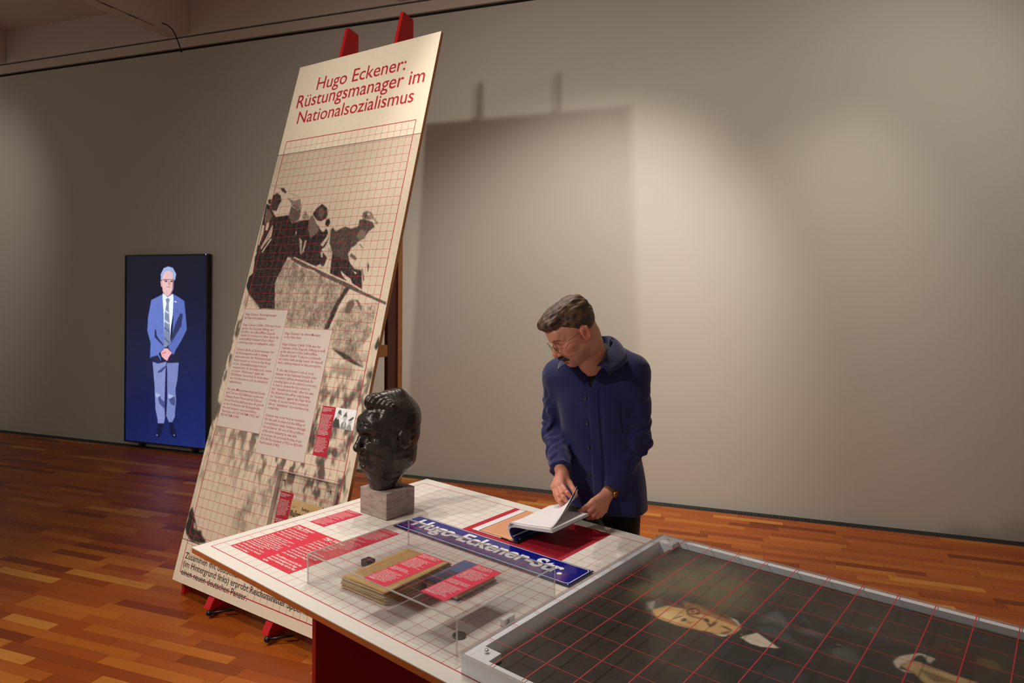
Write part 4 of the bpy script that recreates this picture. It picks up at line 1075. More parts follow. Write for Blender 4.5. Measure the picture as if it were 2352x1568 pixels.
wt.matrix_world = on(5.13, 11.60, .0)
# ------------------------------------------------------------------ blue book in the case
book = empty('book', on(5.5, 17.85, .0012, R(1.5)), 'closed book with a blue cover and pale page edges beside the old papers', 'book')
BW, BD, BHt = .145, .195, .034
M_BLUE = mat('book_cloth', (62, 92, 136), .75); M_PAGES = mat('page_edges', (206, 180, 140), .8); nt = NT(M_PAGES)
nt.color(nt.mix(nt.noise(nt.mapping(nt.coord(), (4, 4, 700)), 1, 2), (216, 190, 150), (176, 146, 106)))
box('cover', 0, BW, 0, BD, 0, .003, M_BLUE, book, bevel=.0008)
box('cover', 0, BW, 0, BD, BHt - .003, BHt, M_BLUE, book, bevel=.0008)
box('spine', 0, .003, 0, BD, .003, BHt - .003, M_BLUE, book)
box('page_block', .004, BW - .005, .004, BD - .004, .003, BHt - .003, M_PAGES, book)
box('cover_label', .02, .10, .01, .10, BHt, BHt + .0004, mat('label_violet', (58, 50, 78), .7), book)

# ------------------------------------------------------------------ medal and the little fixing block
coin = empty('medal', on(2.58, 23.83), 'round dark bronze medal lying at the front corner inside the acrylic case', 'medal')
M_BRONZEC = mat('medal_bronze', (86, 74, 66), .38, metal=.8)
lathe('medal_body', [(.0185, .0004), (.0195, .001), (.0195, .0048), (.0185, .0056), (.0172, .0056), (.0165, .0049), (.001, .0049)], M_BRONZEC, coin, seg=48)
bm = bmesh.new(); bmesh.ops.create_uvsphere(bm, u_segments=20, v_segments=10, radius=1)
for v in bm.verts: v.co = Vector((v.co.x * .0075, v.co.y * .0095, max(0, v.co.z) * .0016 + .0048))
link('relief', from_bm(bm, 'relief', True), mat('medal_relief', (140, 112, 84), .34, metal=.85), coin)
blk = empty('fixing_block', on(5.05, 24.76), 'small white plastic fixing block with a screw between the case and the painting frame', 'block')
M_WBLK = mat('white_acrylic', (226, 222, 220), .3)
box('block', 0, .0165, 0, .050, 0, .0195, M_WBLK, blk, bevel=.0008)
lathe('screw', [(.003, 0), (.003, .003), (.001, .004)], M_STEEL, blk, Matrix.Translation((.0165, .02, .010)) @ Matrix.Rotation(R(90), 4, 'Y'), seg=12)

# ------------------------------------------------------------------ enamel street sign
M_SBLUE = mat('enamel_blue', (24, 26, 128), .16, coat=.5); M_SWHITE = mat('enamel_white', (236, 236, 238), .18, coat=.5); M_SBACK = mat('enamel_edge', (20, 24, 60), .3)
sign = empty('street_sign', on(11.72, 7.25, .0012), 'long blue enamel street sign with white lettering lying behind the acrylic case', 'street sign')
SL, SWd = 17.75 * C5, 3.08 * C5
box('plate', 0, SL, 0, SWd, .004, .0065, M_SBACK, sign, bevel=.0008)
box('face', .003, SL - .003, .003, SWd - .003, .0065, .0075, M_SBLUE, sign, bevel=.0004)
r = .009; b0, b1 = .007, .0105
fr = [(.018, SL - .018, b0, b1), (.018, SL - .018, SWd - b1, SWd - b0), (b0, b1, .018, SWd - .018), (SL - b1, SL - b0, .018, SWd - .018)]
flat_rects('white_line', fr, .0078, M_SWHITE, sign)
for cx, cy, a0 in ((.007, .007, 0), (SL - .007, .007, 90), (SL - .007, SWd - .007, 180), (.007, SWd - .007, 270)):
    bm = bmesh.new(); p0 = []; p1 = []
    for k in range(9):
        a = R(a0 + 90 * k / 8)
        p0.append(bm.verts.new((cx + .0088 * math.cos(a), cy + .0088 * math.sin(a), .0078))); p1.append(bm.verts.new((cx + .0122 * math.cos(a), cy + .0122 * math.sin(a), .0078)))
    for k in range(8): bm.faces.new((p0[k], p1[k], p1[k + 1], p0[k + 1]))
    link('white_corner', from_bm(bm, 'white_corner'), M_SWHITE, sign)
for x in (.0075, SL - .0075):
    for y in (.0075, SWd - .0075): lathe('rivet_hole', [(.0028, .0074), (.0028, .0079), (.0012, .0079)], M_SWHITE, sign, Matrix.Translation((x, y, 0)), seg=12)
lettering('Hugo-Eckener-Str.', 1.12 * C5, 2.62 * C5, .0079, M_SWHITE, sign, width=15.25 * C5, height=.108, weight=.032, res=4, name='sign_lettering')
for x in (.10, SL - .12): box('spacer', x, x + .02, .02, SWd - .02, 0, .004, M_SBACK, sign)

# ------------------------------------------------------------------ oil portrait under its framed clear cover
vit = empty('painting_vitrine', on(0, 26.45), 'long low white metal frame with clear gridded cover over the oil portrait', 'display case')
VL, VW, VH = 34.6 * C5, 22.15 * C5, .0485
M_FRAME = mat('frame_white', (232, 234, 240), .42)
FT = .022
for n, r in (('rail', (0, FT, 0, VW)), ('rail', (FT, VL, 0, FT)), ('rail', (FT, VL, VW - FT, VW)), ('rail', (VL - FT, VL, FT, VW - FT))):
    box('frame_rail', r[0], r[1], r[2], r[3], .0005, VH, M_FRAME, vit, bevel=.0008)
for x in (FT, VL - FT - .055):
    for y in (FT, VW - FT - .048):
        c = box('corner_block', x, x + .055, y, y + .048, .0005, VH, M_FRAME, vit, bevel=.0006)
        lathe('screw', [(.0058, VH + .006), (.0058, VH + .0082), (.0042, VH + .0098), (.0015, VH + .0088)], M_STEEL, c, Matrix.Translation((x + .024, y + .026, 0)), seg=14)
box('pane', .0005, VL, .0005, VW, VH + .0008, VH + .0058, M_MUSEUM, vit)
for r in ((0, VL, -.0006, .0005), (0, VL, VW, VW + .0006), (-.0006, .0005, 0, VW)):
    box('pane_edge', r[0], r[1], r[2], r[3], VH + .0008, VH + .0058, M_CEDGE, vit)
r = []
zt = VH + .0058
for k in range(1, 11): r.append((.002, VL, k * .1 - .0008, k * .1 + .0008, zt, zt + .0002))
for k in range(0, 17): r.append((.1 + k * .1 - .0013, .1 + k * .1 + .0013, .002, VW - .001, zt, zt + .0002))
strips('grid_print', r, M_LINE, vit)
# the canvas
ptg = empty('oil_portrait', on(.55, 27.75), 'large dark oil portrait of an elderly grey-haired man lying in its white frame', 'painting')
PX0, PY0, PWd, PHt = 27.75 * 5, .55 * 5, 162.0, 105.0
pc = Canvas(PY0, PX0, PHt, PWd, .42, lin((56, 48, 38)))       # canvas x = across the table (cm), y = along it
n1 = fnoise(pc.ny, pc.nx, 34, 26, 51, 4); n2 = fnoise(pc.ny, pc.nx, 7, 16, 52, 3)
pc.a *= (.55 + .9 * n1)[..., None]
for c, sf, pts in PAINT_POLYS: pc.poly(pts, lin(c), max(.3, sf), alpha=.82 if sf > 3 else .96)
pc.a *= (.78 + .44 * n2)[..., None]
m = mat('oil_paint', (40, 36, 30), .38, spec=.4); nt = NT(m); nt.color(nt.attr())
nt.bump(nt.noise(nt.coord(), 90, 5, .6), .25, .0006)
# mesh with table-frame x along, y across
link('painted_surface', pc.mesh('painted_surface', lambda x: x / 100 - PY0 / 100, lambda y: y / 100 - PX0 / 100, .030), m, ptg)
o = bpy.data.objects['painted_surface']; a = co_of(o.data); set_co(o.data, a[:, [1, 0, 2]]); o.data.flip_normals()
M_CANV = mat('canvas_edge', (74, 62, 48), .9)
box('stretcher', 0, 1.62, 0, 1.05, .002, .0295, M_CANV, ptg, bevel=.002)
# ------------------------------------------------------------------ heads
def head_sdf(p, o):
    """a man's head, about 0.235 tall; x to his right, y forward, z up, eyes at z=0"""
    ax = p.copy(); ax[:, 0] = np.abs(ax[:, 0])
    d = s_ell(p, (0, -.012, .036), (.0755, .098, .084))
    d = smin(d, s_ell(p, (0, .022, -.030), (.0640, .073, .090)), .03)
    d = smin(d, s_ell(ax, (.034, .012, -.070), (.030, .052, .038)), .03)          # jaw
    d = smin(d, s_ell(p, (0, .066, -.098), (.024, .022, .020)), .030)              # chin
    d = smin(d, s_ell(ax, (.046, .058, -.022), (.020, .022, .015)), .026)          # cheekbones
    d = smin(d, s_ell(p, (0, .076, -.070), (.030, .018, .020)), .020)              # muzzle
    d = smin(d, s_ell(p, (0, .080, .040), (.046, .014, .022)), .03)
    b = s_cap(ax, (.012, .090, .0195), (.046, .070, .0175), .0085, .0060)          # brows
    d = smin(d, b, .014 - 0 * b)
    d = scut(d, s_ell(ax, (.031, .098, -.001), (.019, .0185, .0135)), .012)        # sockets
    d = smin(d, s_ell(ax, (.0315, .0715, -.0005), (.0135, .0135, .0125)), .003)    # eyeballs
    lid = s_cap(ax, (.0205, .0800, .0045), (.0315, .0848, .0068), .0026); lid = np.minimum(lid, s_cap(ax, (.0315, .0848, .0068), (.0435, .0755, .0030), .0026))
    d = smin(d, lid, .003)
    low = s_cap(ax, (.0205, .0795, -.0055), (.0315, .0830, -.0088), .0020); low = np.minimum(low, s_cap(ax, (.0315, .0830, -.0088), (.0430, .0745, -.0040), .0020))
    d = smin(d, low, .003)
    n = s_cap(p, (0, .087, .012), (0, .111, -.030), .0075, .0105)                  # nose
    n = smin(n, s_ell(p, (0, .1105, -.036), (.0125, .0125, .0110)), .006)
    n = smin(n, s_ell(ax, (.0125, .099, -.040), (.0085, .0115, .0085)), .006)
    d = smin(d, n, .010)
    d = scut(d, s_ell(ax, (.0075, .1035, -.0485), (.0035, .005, .003)), .003)
    up = s_cap(ax, (0, .0965, -.0665), (.022, .0830, -.0705), .0048, .0026)        # lips
    lo_ = s_cap(ax, (0, .0940, -.0785), (.020, .0825, -.0745), .0056, .0026)
    d = smin(d, up, .005); d = smin(d, lo_, .005)
    d = scut(d, s_cap(ax, (0, .1005, -.0720), (.0235, .0870, -.0725), .0016), .003)
    d = scut(d, s_cap(ax, (.0155, .098, -.048), (.034, .083, -.068), .0016), .006 + .004 * o.get('folds', 0))
    d = scut(d, s_cap(p, (-.012, .0925, -.0885), (.012, .0925, -.0885), .0045), .010)
    e = s_ell(ax, (.0785, -.012, -.010), (.0075, .0195, .0325), None)              # ears
    e = smin(e, s_cap(ax, (.083, -.026, .014), (.083, -.020, -.030), .0045, .0035), .006)
    e = scut(e, s_ell(ax, (.0865, -.009, -.010), (.0055, .0105, .0175)), .004)
    d = smin(d, e, .007)
    nk = o.get('neck')
    if nk is not None: d = smin(d, s_cap(p, nk[0], nk[1], nk[2], nk[3]), nk[4])
    return d

# ------------------------------------------------------------------ bronze head on its stone block
bust = empty('bronze_bust', on(13.84, 4.08, .0012), 'dark bronze head of a man with combed-back hair on a grey travertine block', 'bust')
m = mat('travertine', (150, 136, 128), .7); nt = NT(m)
p = nt.coord()
band = nt.noise(nt.mapping(p, (12, 12, 60)), 1, 6, .65, .8); pit = nt.noise(p, 95, 5, .7)
c = nt.ramp(band, [(.25, (104, 92, 82)), (.45, (146, 132, 122)), (.6, (168, 152, 142)), (.8, (126, 112, 100))])
c = nt.mix(nt.math('MULTIPLY', nt.math('LESS_THAN', pit, .36), .75), c, (70, 60, 52))
nt.color(c); nt.bump(pit, .5, .002)
box('stone_block', -.0888, .0888, -.080, .080, 0, .113, m, bust, bevel=.003, seg=2)
m = mat('bronze', (50, 45, 44), .36, metal=.55, spec=.6); nt = NT(m)
p = nt.coord(); a = nt.noise(p, 16, 5, .6); bq = nt.noise(p, 70, 4, .6)
nt.color(nt.mix(a, nt.mix(bq, (26, 24, 25), (58, 52, 52)), (62, 56, 50)))
nt.l(nt.math('ADD', nt.math('MULTIPLY', bq, .28), .20), nt.b.inputs['Roughness'])
nt.bump(nt.noise(p, 55, 5, .6), .35, .002)
M_BRONZE = m
BS = 1.37
BZ = .113 + .1735 * BS
def bust_f(q):
    p = q / BS
    o = dict(folds=1)
    d = head_sdf(p, o)
    # heavier brow, narrowing neck stump, full back of the skull
    ax = p.copy(); ax[:, 0] = np.abs(ax[:, 0])
    d = smin(d, s_cap(p, (0, -.046, -.020), (0, -.052, -.080), .060, .046), .04)
    d = smin(d, s_cap(p, (0, -.030, -.080), (0, .016, -.158), .056, .034), .03)
    d = smin(d, s_cap(p, (0, .036, -.092), (0, .030, -.150), .044, .030), .03)
    d = smin(d, s_cap(p, (0, .010, -.120), (0, .018, -.1735), .032, .027), .02)
    d = smin(d, s_ell(ax, (.030, .072, -.048), (.020, .018, .020)), .02)
    d = scut(d, s_cap(ax, (.019, .0985, -.046), (.036, .0835, -.084), .0030), .010)
    d = scut(d, s_cap(ax, (.024, .0860, -.0150), (.044, .0760, -.0160), .0022), .006)
    d = smin(d, s_cap(ax, (.013, .0925, .0215), (.046, .074, .0235), .0090, .0070), .010)
    d = scut(d, s_cap(p, (-.03, .094, .045), (.03, .094, .045), .0012), .006)
    # hair: cap set off from the forehead, with a rolled quiff of thick locks
    h = s_ell(p, (0, -.016, .043), (.0790, .1000, .0845))
    front = p[:, 1] - (.040 + .30 * np.abs(p[:, 0]) - (p[:, 2] - .07) * .55)
    side = p[:, 2] - (.018 - .45 * np.clip(p[:, 1] + .03, 0, 1) * 0 + np.clip(p[:, 1], 0, 1) * .55)
    h = smax(h, front, .008); h = smax(h, -(p[:, 2] - (.000 + np.clip(p[:, 1] + .02, 0, .2) * .62)), .01)
    d = smin(d, h, .004)
    t = np.clip((p[:, 0] + .055) / .11, 0, 1)
    roll = s_cap(p, (.050, .034, .098), (0, .058, .102), .0150, .0205)
    roll = smin(roll, s_cap(p, (0, .058, .102), (-.056, .024, .094), .0205, .0150), .012)
    roll = roll + .0032 * np.abs(np.sin((p[:, 0] * .85 + (p[:, 1] - .05) * .25 + (p[:, 2] - .1) * .35) * 235)) - .0016
    d = smin(d, roll, .006)
    top = s_cap(p, (-.002, .055, .108), (-.004, -.035, .112), .020, .028)
    d = smin(d, smax(top, -(p[:, 2] - .07), .01), .02)
    # clay marks
    d = d + .0011 * pnoise(p, 34, 2) * (p[:, 2] < .075) + .0006 * pnoise(p, 75, 4)
    d = smax(d, -(p[:, 2] + .1735), .001)
    return d * BS
bh = skin_obj('head', bust_f, (-.15, -.18, -.25), (.15, .19, .21), .0030, M_BRONZE, bust)
FACE = Vector((-.739, -.674, 0)).normalized()
bh.matrix_local = (bust.matrix_world.inverted() @ Matrix.Translation(bust.matrix_world.translation + Vector((0, 0, BZ))) @ Matrix.Rotation(math.atan2(-FACE.x, FACE.y), 4, 'Z'))
bpy.context.view_layer.update()
bh.matrix_world = Matrix.Translation(bust.matrix_world.translation + Vector((0, 0, BZ))) @ Matrix.Rotation(math.atan2(-FACE.x, FACE.y), 4, 'Z')
lathe('base_plate', [(.052, .1132), (.052, .1165), (.045, .1185), (.002, .1190)], M_BRONZE, bust, Matrix.Translation((.012, .018, 0)), seg=28)
# ------------------------------------------------------------------ booklet being leafed through on the red mat
M_PAPERW = mat('booklet_paper', (226, 220, 222), .6, spec=.3)
M_PEACH = mat('peach_facsimile', (226, 166, 124), .7); nt = NT(M_PEACH)
nt.color(nt.mix(nt.noise(nt.mapping(nt.coord(), (60, 260, 1)), 1, 4, .6), (232, 172, 130), (196, 132, 98)))
M_NAVY = mat('navy_page', (20, 34, 92), .45); M_BLKBAR = mat('binder_black', (14, 14, 16), .35)
bk = empty('booklet', on(15.47, 12.8, .0012), 'open ring-bound booklet with a peach facsimile page on the red mat, pages being turned', 'booklet')
bx = lambda v: (v - 12.8) * C5
link('left_page', sheet_me(4.5 * C5, 6.38 * C5, .0035, 300, wav=.0006, rag=0), M_PAPERW, bk).matrix_local = Matrix.Translation((0, 0, .0009))
fac = box('facsimile', bx(13.52), bx(17.2), .001, 6.36 * C5, .0052, .0056, M_PEACH, bk)
flat_rects('facsimile_border', [(bx(13.50), bx(13.56), .001, 6.36 * C5), (bx(13.5), bx(16.9), .001, .0035)], .0059, M_BLKBAR, fac)
flat_rects('facsimile_text', word_rows(bx(13.75), bx(16.8), 6.1 * C5, 34, .0085, .0026, 91, .3, .5), .0059, mat('facsimile_ink', (150, 92, 66), .8), fac)
box('back_cover', bx(15.9), bx(17.62), -.001, 6.0 * C5, .0006, .0046, M_BLKBAR, bk, bevel=.0006)
box('binding_bar', bx(17.05), bx(17.60), .0, 5.6 * C5, .0048, .0082, M_BLKBAR, bk, bevel=.0012)
for y in (.030, .15): lathe('rivet', [(.0042, .0080), (.0038, .0098), (.001, .0104)], M_STEEL, bk, Matrix.Translation((bx(17.33), y, 0)), seg=14)
def spline(pts, n):
    pts = np.asarray(pts, float); t = np.linspace(0, len(pts) - 1.0001, n); i = t.astype(int); f = (t - i)[:, None]
    P = np.vstack([2 * pts[0] - pts[1], pts, 2 * pts[-1] - pts[-2]])
    a, b, c, d = P[i], P[i + 1], P[i + 2], P[i + 3]
    return .5 * (2 * b + (c - a) * f + (2 * a - 5 * b + 4 * c - d) * f ** 2 + (3 * b - a - 3 * c + d) * f ** 3)
def page(name, near, far, u0, u1, m, th=.0006, pw=1.0, nu=14, ns=26):
    A, B = spline(near, ns), spline(far, ns)
    rows = []
    for k in range(nu):
        w = (k / (nu - 1.0)) ** pw; P = A * (1 - w) + B * w; u = u0 + (u1 - u0) * k / (nu - 1.0)
        rows.append(np.stack([(P[:, 0] - 12.8) * C5, np.full(ns, (u - 15.47) * C5), P[:, 1]], -1))
    co = np.array(rows); T_ = np.gradient(co, axis=1); N = np.cross(np.array([0, 1., 0]), T_); N /= np.linalg.norm(N, axis=-1, keepdims=True) + 1e-9
    top = (co + N * th / 2).reshape(-1, 3); bot = (co - N * th / 2).reshape(-1, 3); n = nu * ns
    i = np.arange(n).reshape(nu, ns); q = np.stack([i[:-1, :-1], i[:-1, 1:], i[1:, 1:], i[1:, :-1]], -1).reshape(-1, 4)
    ring = np.concatenate([i[0, :], i[1:, -1], i[-1, -2::-1], i[-2:0:-1, 0]])
    s = np.stack([ring + n, np.roll(ring, -1) + n, np.roll(ring, -1), ring], -1)
    me = quads_me(name, np.concatenate([top, bot]), np.concatenate([q, q[:, ::-1] + n, s]), None, False)
    me.polygons.foreach_set('use_smooth', [True] * (2 * len(q)) + [False] * len(s))
    return link(name, me, m, bk)
BC = np.array([(17.3, .008), (16.98, .020), (16.78, .037), (16.90, .053), (17.5, .061), (18.6, .066), (19.8, .073), (20.95, .080)])
for k in range(7):
    off = k * .0011
    sh = np.array([(-(.035 * k), 0)] * 4 + [(-.03 * k, off)] * 4) * 1.0
    page('page' if k else 'navy_page', BC + sh + np.array([0, off * .6]), BC + sh + np.array([.02 * k, off * .6 + .002]), 15.47 + .01 * k, 20.25 + .015 * k, M_NAVY if k == 0 else M_PAPERW)
FC = np.array([(17.2, .018), (16.72, .034), (16.55, .058), (16.85, .078), (17.6, .092), (18.6, .114), (19.35, .146), (19.62, .186)])
page('lifted_page', BC + np.array([-.28, .011]), FC, 15.6, 20.55, M_PAPERW, pw=1.25)
page('lifted_page', BC + np.array([-.34, .0135]), FC + np.array([.14, -.010]), 15.7, 20.5, M_PAPERW, pw=1.4)

# ------------------------------------------------------------------ the visitor
PR = Vector((.47, 2.95, 0))
person = empty('person', Matrix.Translation(PR), 'person in a dark blue work jacket and glasses bending over the table to turn pages', 'person')
RX = V3(.878, -.479, 0); FX = V3(-.479, -.878, 0)       # towards his left, and forwards
def axis_of(z): 
    t = np.clip((z - .80) / .6, 0, 1.2); return -.065 - .040 * t, .020 - .020 * t
def torso(p, grow=0.0):
    cx, cy = axis_of(p[:, 2]); dx, dy = p[:, 0] - cx, p[:, 1] - cy
    lx = dx * RX[0] + dy * RX[1]; ly = dx * FX[0] + dy * FX[1]
    Z = [.60, .78, .95, 1.10, 1.25, 1.36, 1.43, 1.49, 1.54]
    a = np.interp(p[:, 2], Z, [.182, .182, .178, .172, .182, .178, .135, .082, .068]) + grow
    b = np.interp(p[:, 2], Z, [.125, .126, .122, .116, .126, .112, .094, .074, .064]) + grow
    e = (np.abs(lx / a) ** 2.5 + np.abs(ly / b) ** 2.5) ** .4
    return (e - 1) * np.minimum(a, b), lx, ly
RSH, RELB, RWR = V3(-.255, .085, 1.352), V3(-.268, .115, 1.105), V3(-.264, -.112, .992)
LSH, LELB, LWR = V3(.040, -.075, 1.392), V3(.062, -.070, 1.108), V3(-.045, -.108, .917)
RIN, LIN = V3(-.185, .045, 1.405), V3(-.025, -.040, 1.425)
def jacket_raw(p):
    d, lx, ly = torso(p)
    # folds of the body cloth
    d = d + .0055 * np.sin(lx * 46 + 5 * np.sin(p[:, 2] * 5.5) + 1.2) * sstep(1.30, .98, p[:, 2]) + .0028 * pnoise(p * np.array([1, 1, .45]), 8, 11)
    d = smax(d, .803 - p[:, 2] - .012 * np.sin(lx * 9), .006)
    s = s_cap(p, RIN, RSH, .068, .072); s = np.minimum(s, s_cap(p, LIN, LSH, .070, .074))
    d = smin(d, s, .07)
    for sh, el, wr, sd in ((RSH, RELB, RWR, 1), (LSH, LELB, LWR, 2)):
        up = s_cap(p, sh, el, .074, .0600); lo = s_cap(p, el, wr, .0585, .0455)
        arm = smin(up, lo, .022)
        # creases around the elbow and along the forearm
        ab = wr - el; L = np.linalg.norm(ab); h = ((p - el) @ ab) / L
        ub = el - sh; LU = np.linalg.norm(ub); hu = ((p - sh) @ ub) / LU
        k = pnoise(p, 9, 20 + sd)
        wv = np.sin((h * 150) + 3.2 * k) * np.exp(-((h - .06) / .12) ** 2) * .8 + np.sin(hu * 74 + 3.6 * k + (p[:, 0] + p[:, 1]) * 34) * sstep(.02, .15, hu) * .75
        wv = np.sign(wv) * np.abs(wv) ** 1.2
        arm = arm + .0060 * wv
        end = (p - wr) @ (ab / L)
        arm = smax(arm, end - .006, .004)
        cuff = np.abs(end + .030)
        d = smin(d, arm, .020 if sd == 1 else .014)
    return d, lx, ly
def jacket(p):
    d, lx, ly = jacket_raw(p)
    v = np.maximum(np.abs(lx - .018) - np.clip(p[:, 2] - 1.325, 0, .3) * .40, .010 - ly)
    v = np.maximum(v, 1.325 - p[:, 2])
    d = smax(d, -v, .006)
    neck = s_cap(p, V3(-.100, .010, 1.38), V3(-.128, -.045, 1.62), .064, .066)
    d = smax(d, -smax(neck, 1.40 - p[:, 2], .01), .006)
    return smax(d, p[:, 2] - 1.535, .004)
def m_cloth(name, c, rough=.85, sc=900):
    m = mat(name, c, rough, spec=.25, sheen=.25); nt = NT(m); g = nt.coord()
    w = nt.noise(nt.mapping(g, (1, 1, 2.2)), sc, 2)
    nt.color(nt.mix(nt.math('MULTIPLY', nt.noise(g, 7, 4), .45), c, tuple(int(x * .72) for x in c))); nt.bump(w, .35, .0006)
    return m
M_JKT = m_cloth('jacket_twill', (30, 31, 84)); M_TEE = m_cloth('black_jersey', (22, 20, 21)); M_TRS = m_cloth('black_denim', (13, 13, 17))
skin_obj('jacket', jacket, (-.40, -.28, .78), (.17, .24, 1.56), .0055, M_JKT, person)
def shirt(p):
    d, lx, ly = torso(p, -.012)
    d = smax(d, p[:, 2] - 1.492 - .20 * np.clip(-ly + .02, -.08, .12), .006)
    return smax(d, 1.20 - p[:, 2], .004)
skin_obj('shirt', shirt, (-.35, -.25, 1.18), (.10, .20, 1.56), .006, M_TEE, person)
HIP = V3(-.065, .035, .88)
def trousers(p):
    d = s_ell(p, HIP + V3(0, 0, .0), (.165, .120, .13), np.array([RX, FX, [0, 0, 1]]).T)
    for s in (-1, 1):
        top = HIP + RX * .078 * s + V3(0, 0, -.06); knee = HIP + RX * .092 * s + FX * .012 + V3(0, 0, -.40); ank = HIP + RX * .105 * s - FX * .03 + V3(0, 0, -.83)
        leg = smin(s_cap(p, top, knee, .090, .066), s_cap(p, knee, ank, .066, .056), .03)
        leg = leg + .004 * np.sin(p[:, 2] * 70 + 4 * pnoise(p, 5, 31)) * sstep(.35, .08, p[:, 2])
        d = smin(d, leg, .035)
    return smax(smax(d, p[:, 2] - .96, .01), .035 - p[:, 2], .004)
skin_obj('trousers', trousers, (-.30, -.20, .02), (.20, .24, .99), .0085, M_TRS, person)
M_SHOE = mat('shoe_leather', (26, 22, 20), .4)
for s in (-1, 1):
    a = HIP + RX * .105 * s - FX * .03; a[2] = 0
    def shoe(p, a=a):
        toe = a + FX * .175 + RX * .02 * s
        d = smin(s_cap(p, a + V3(0, 0, .045), toe + V3(0, 0, .030), .043, .036), s_cap(p, a + V3(0, 0, .05), a + V3(0, 0, .12), .040, .038), .03)
        return smax(d, .002 - p[:, 2], .004)
    skin_obj('shoe', shoe, a + V3(-.26, -.26, -.01), a + V3(.26, .26, .17), .007, M_SHOE, person)

# hands (joints in metres from the figure's foot point)
RHN = dict(wrist=[(-.2656, -.0980, .9991), (-.2579, -.12, .9754)], thumb=[(-.2459, -.13, .9674), (-.2276, -.15, .9407), (-.215, -.17, .9217), (-.2074, -.185, .9032)], index=[(-.265, -.17, .9428), (-.2516, -.205, .9284), (-.2436, -.215, .921), (-.2352, -.22, .912)], middle=[(-.2774, -.17, .9374), (-.2677, -.21, .9158), (-.2598, -.222, .9055), (-.2499, -.23, .8941)], ring=[(-.2877, -.165, .9323), (-.2814, -.205, .9037), (-.2736, -.22, .8891), (-.2653, -.228, .876)], pinky=[(-.296, -.155, .9293), (-.291, -.19, .9078), (-.2845, -.2, .8933), (-.2779, -.207, .8832)])
LHN = dict(wrist=[(-.0398, -.105, .925), (-.0636, -.12, .8984)], thumb=[(-.0911, -.15, .8876), (-.1359, -.18, .8772), (-.1641, -.195, .8588), (-.1909, -.2, .841)], index=[(-.1287, -.18, .8612), (-.1563, -.205, .8428), (-.1704, -.19, .8254), (-.1771, -.17, .8133)], middle=[(-.1126, -.165, .8458), (-.1398, -.2, .8271), (-.1539, -.17, .8081), (-.1624, -.15, .8048)], ring=[(-.0963, -.15, .8338), (-.1196, -.18, .8152), (-.1337, -.15, .7996), (-.1422, -.13, .7982)], pinky=[(-.0816, -.135, .8254), (-.101, -.16, .8121), (-.1128, -.14, .7999), (-.1211, -.12, .7967)])
def hand_sdf(p, H, wr):
    w1 = V3(*H['wrist'][1]); d = smin(s_cap(p, wr, V3(*H['wrist'][0]), .0265, .0255), s_cap(p, V3(*H['wrist'][0]), w1, .0255, .0235), .012)
    for f, r in (('index', .0098), ('middle', .0100), ('ring', .0094), ('pinky', .0082)):
        k = V3(*H[f][0]); d = smin(d, s_cap(p, w1, k, .0165, .0118), .016)
    d = smin(d, s_cap(p, w1, V3(*H['thumb'][1]), .0180, .0125), .014)
    for f, r in (('index', .0098), ('middle', .0100), ('ring', .0094), ('pinky', .0082), ('thumb', .0110)):
        P_ = [V3(*q) for q in H[f]]
        if f == 'thumb': P_ = P_[1:]
        c = s_chain(p, P_, [r * 1.08, r * .98, r * .90, r * .78][:len(P_)])
        for q in P_[1:-1]: c = smin(c, np.sqrt(((p - q) ** 2).sum(-1)) - r * 1.04, .002)
        d = smin(d, c, .0045)
    return d
HPSI, HTH = R(68), R(33)
fF = V3(-math.sin(HPSI) * math.cos(HTH), -math.cos(HPSI) * math.cos(HTH), -math.sin(HTH))
fU = V3(-math.sin(HPSI) * math.sin(HTH), -math.cos(HPSI) * math.sin(HTH), math.cos(HTH))
fR = np.cross(fF, fU)
HM = np.stack([fR, fF, fU], 1)                          # columns: head axes
HS = 1.03
HC = V3(-.1774, -.27, 1.5677) - HM @ V3(-.0785, -.012, -.010) * HS
to_head = lambda p: ((p - HC) @ HM) / HS
NB = V3(-.098, .012, 1.36)
nb_h = to_head(NB[None])[0]
def body_head(p):
    q = to_head(p)
    d = head_sdf(q, dict(neck=((0, -.040, -.045), tuple(nb_h), .058, .066, .03)))
    ax = q.copy(); ax[:, 0] = np.abs(ax[:, 0])
    return d * HS
def head_col(v):
    q = to_head(v); ax = np.abs(q[:, 0])
    base = lin((206, 142, 116)); c = np.tile(base, (len(q), 1))
    def tint(w, col, a): 
        k = (np.clip(w, 0, 1) * a)[:, None]; c[:] = c * (1 - k) + lin(col) * k
    g = lambda cx, cy, cz, r: np.exp(-(((ax - cx) ** 2 + (q[:, 1] - cy) ** 2 + (q[:, 2] - cz) ** 2) / r ** 2))
    tint(g(.045, .07, -.03, .03), (206, 112, 92), .5); tint(g(0, .112, -.036, .018), (204, 106, 88), .6); tint(g(.08, -.012, -.01, .035), (212, 108, 90), .6)
    st = sstep(-.045, -.068, q[:, 2]) * sstep(-.01, .02, q[:, 1]) * sstep(-.13, -.112, q[:, 2])
    tint(st, (120, 84, 70), .42)
    tint(g(.0, .094, -.077, .014) + g(.014, .09, -.074, .012), (172, 76, 70), .7)
    br = np.exp(-(((q[:, 2] - (.0215 - .14 * np.abs(ax - .028))) / .0048) ** 2)) * sstep(.010, .016, ax) * sstep(.050, .044, ax) * (q[:, 1] > .06)
    tint(br, (62, 42, 32), .85)
    lash = np.exp(-(((q[:, 2] - .001) / .0030) ** 2)) * np.exp(-(((ax - .032) / .010) ** 2)) * (q[:, 1] > .07)
    tint(lash, (52, 34, 28), .8)
    return c
M_SKIN = mat('skin', (206, 142, 116), .48, spec=.4); nt = NT(M_SKIN); nt.color(nt.attr()); nt.bump(nt.noise(nt.coord(), 420, 2), .12, .0005)
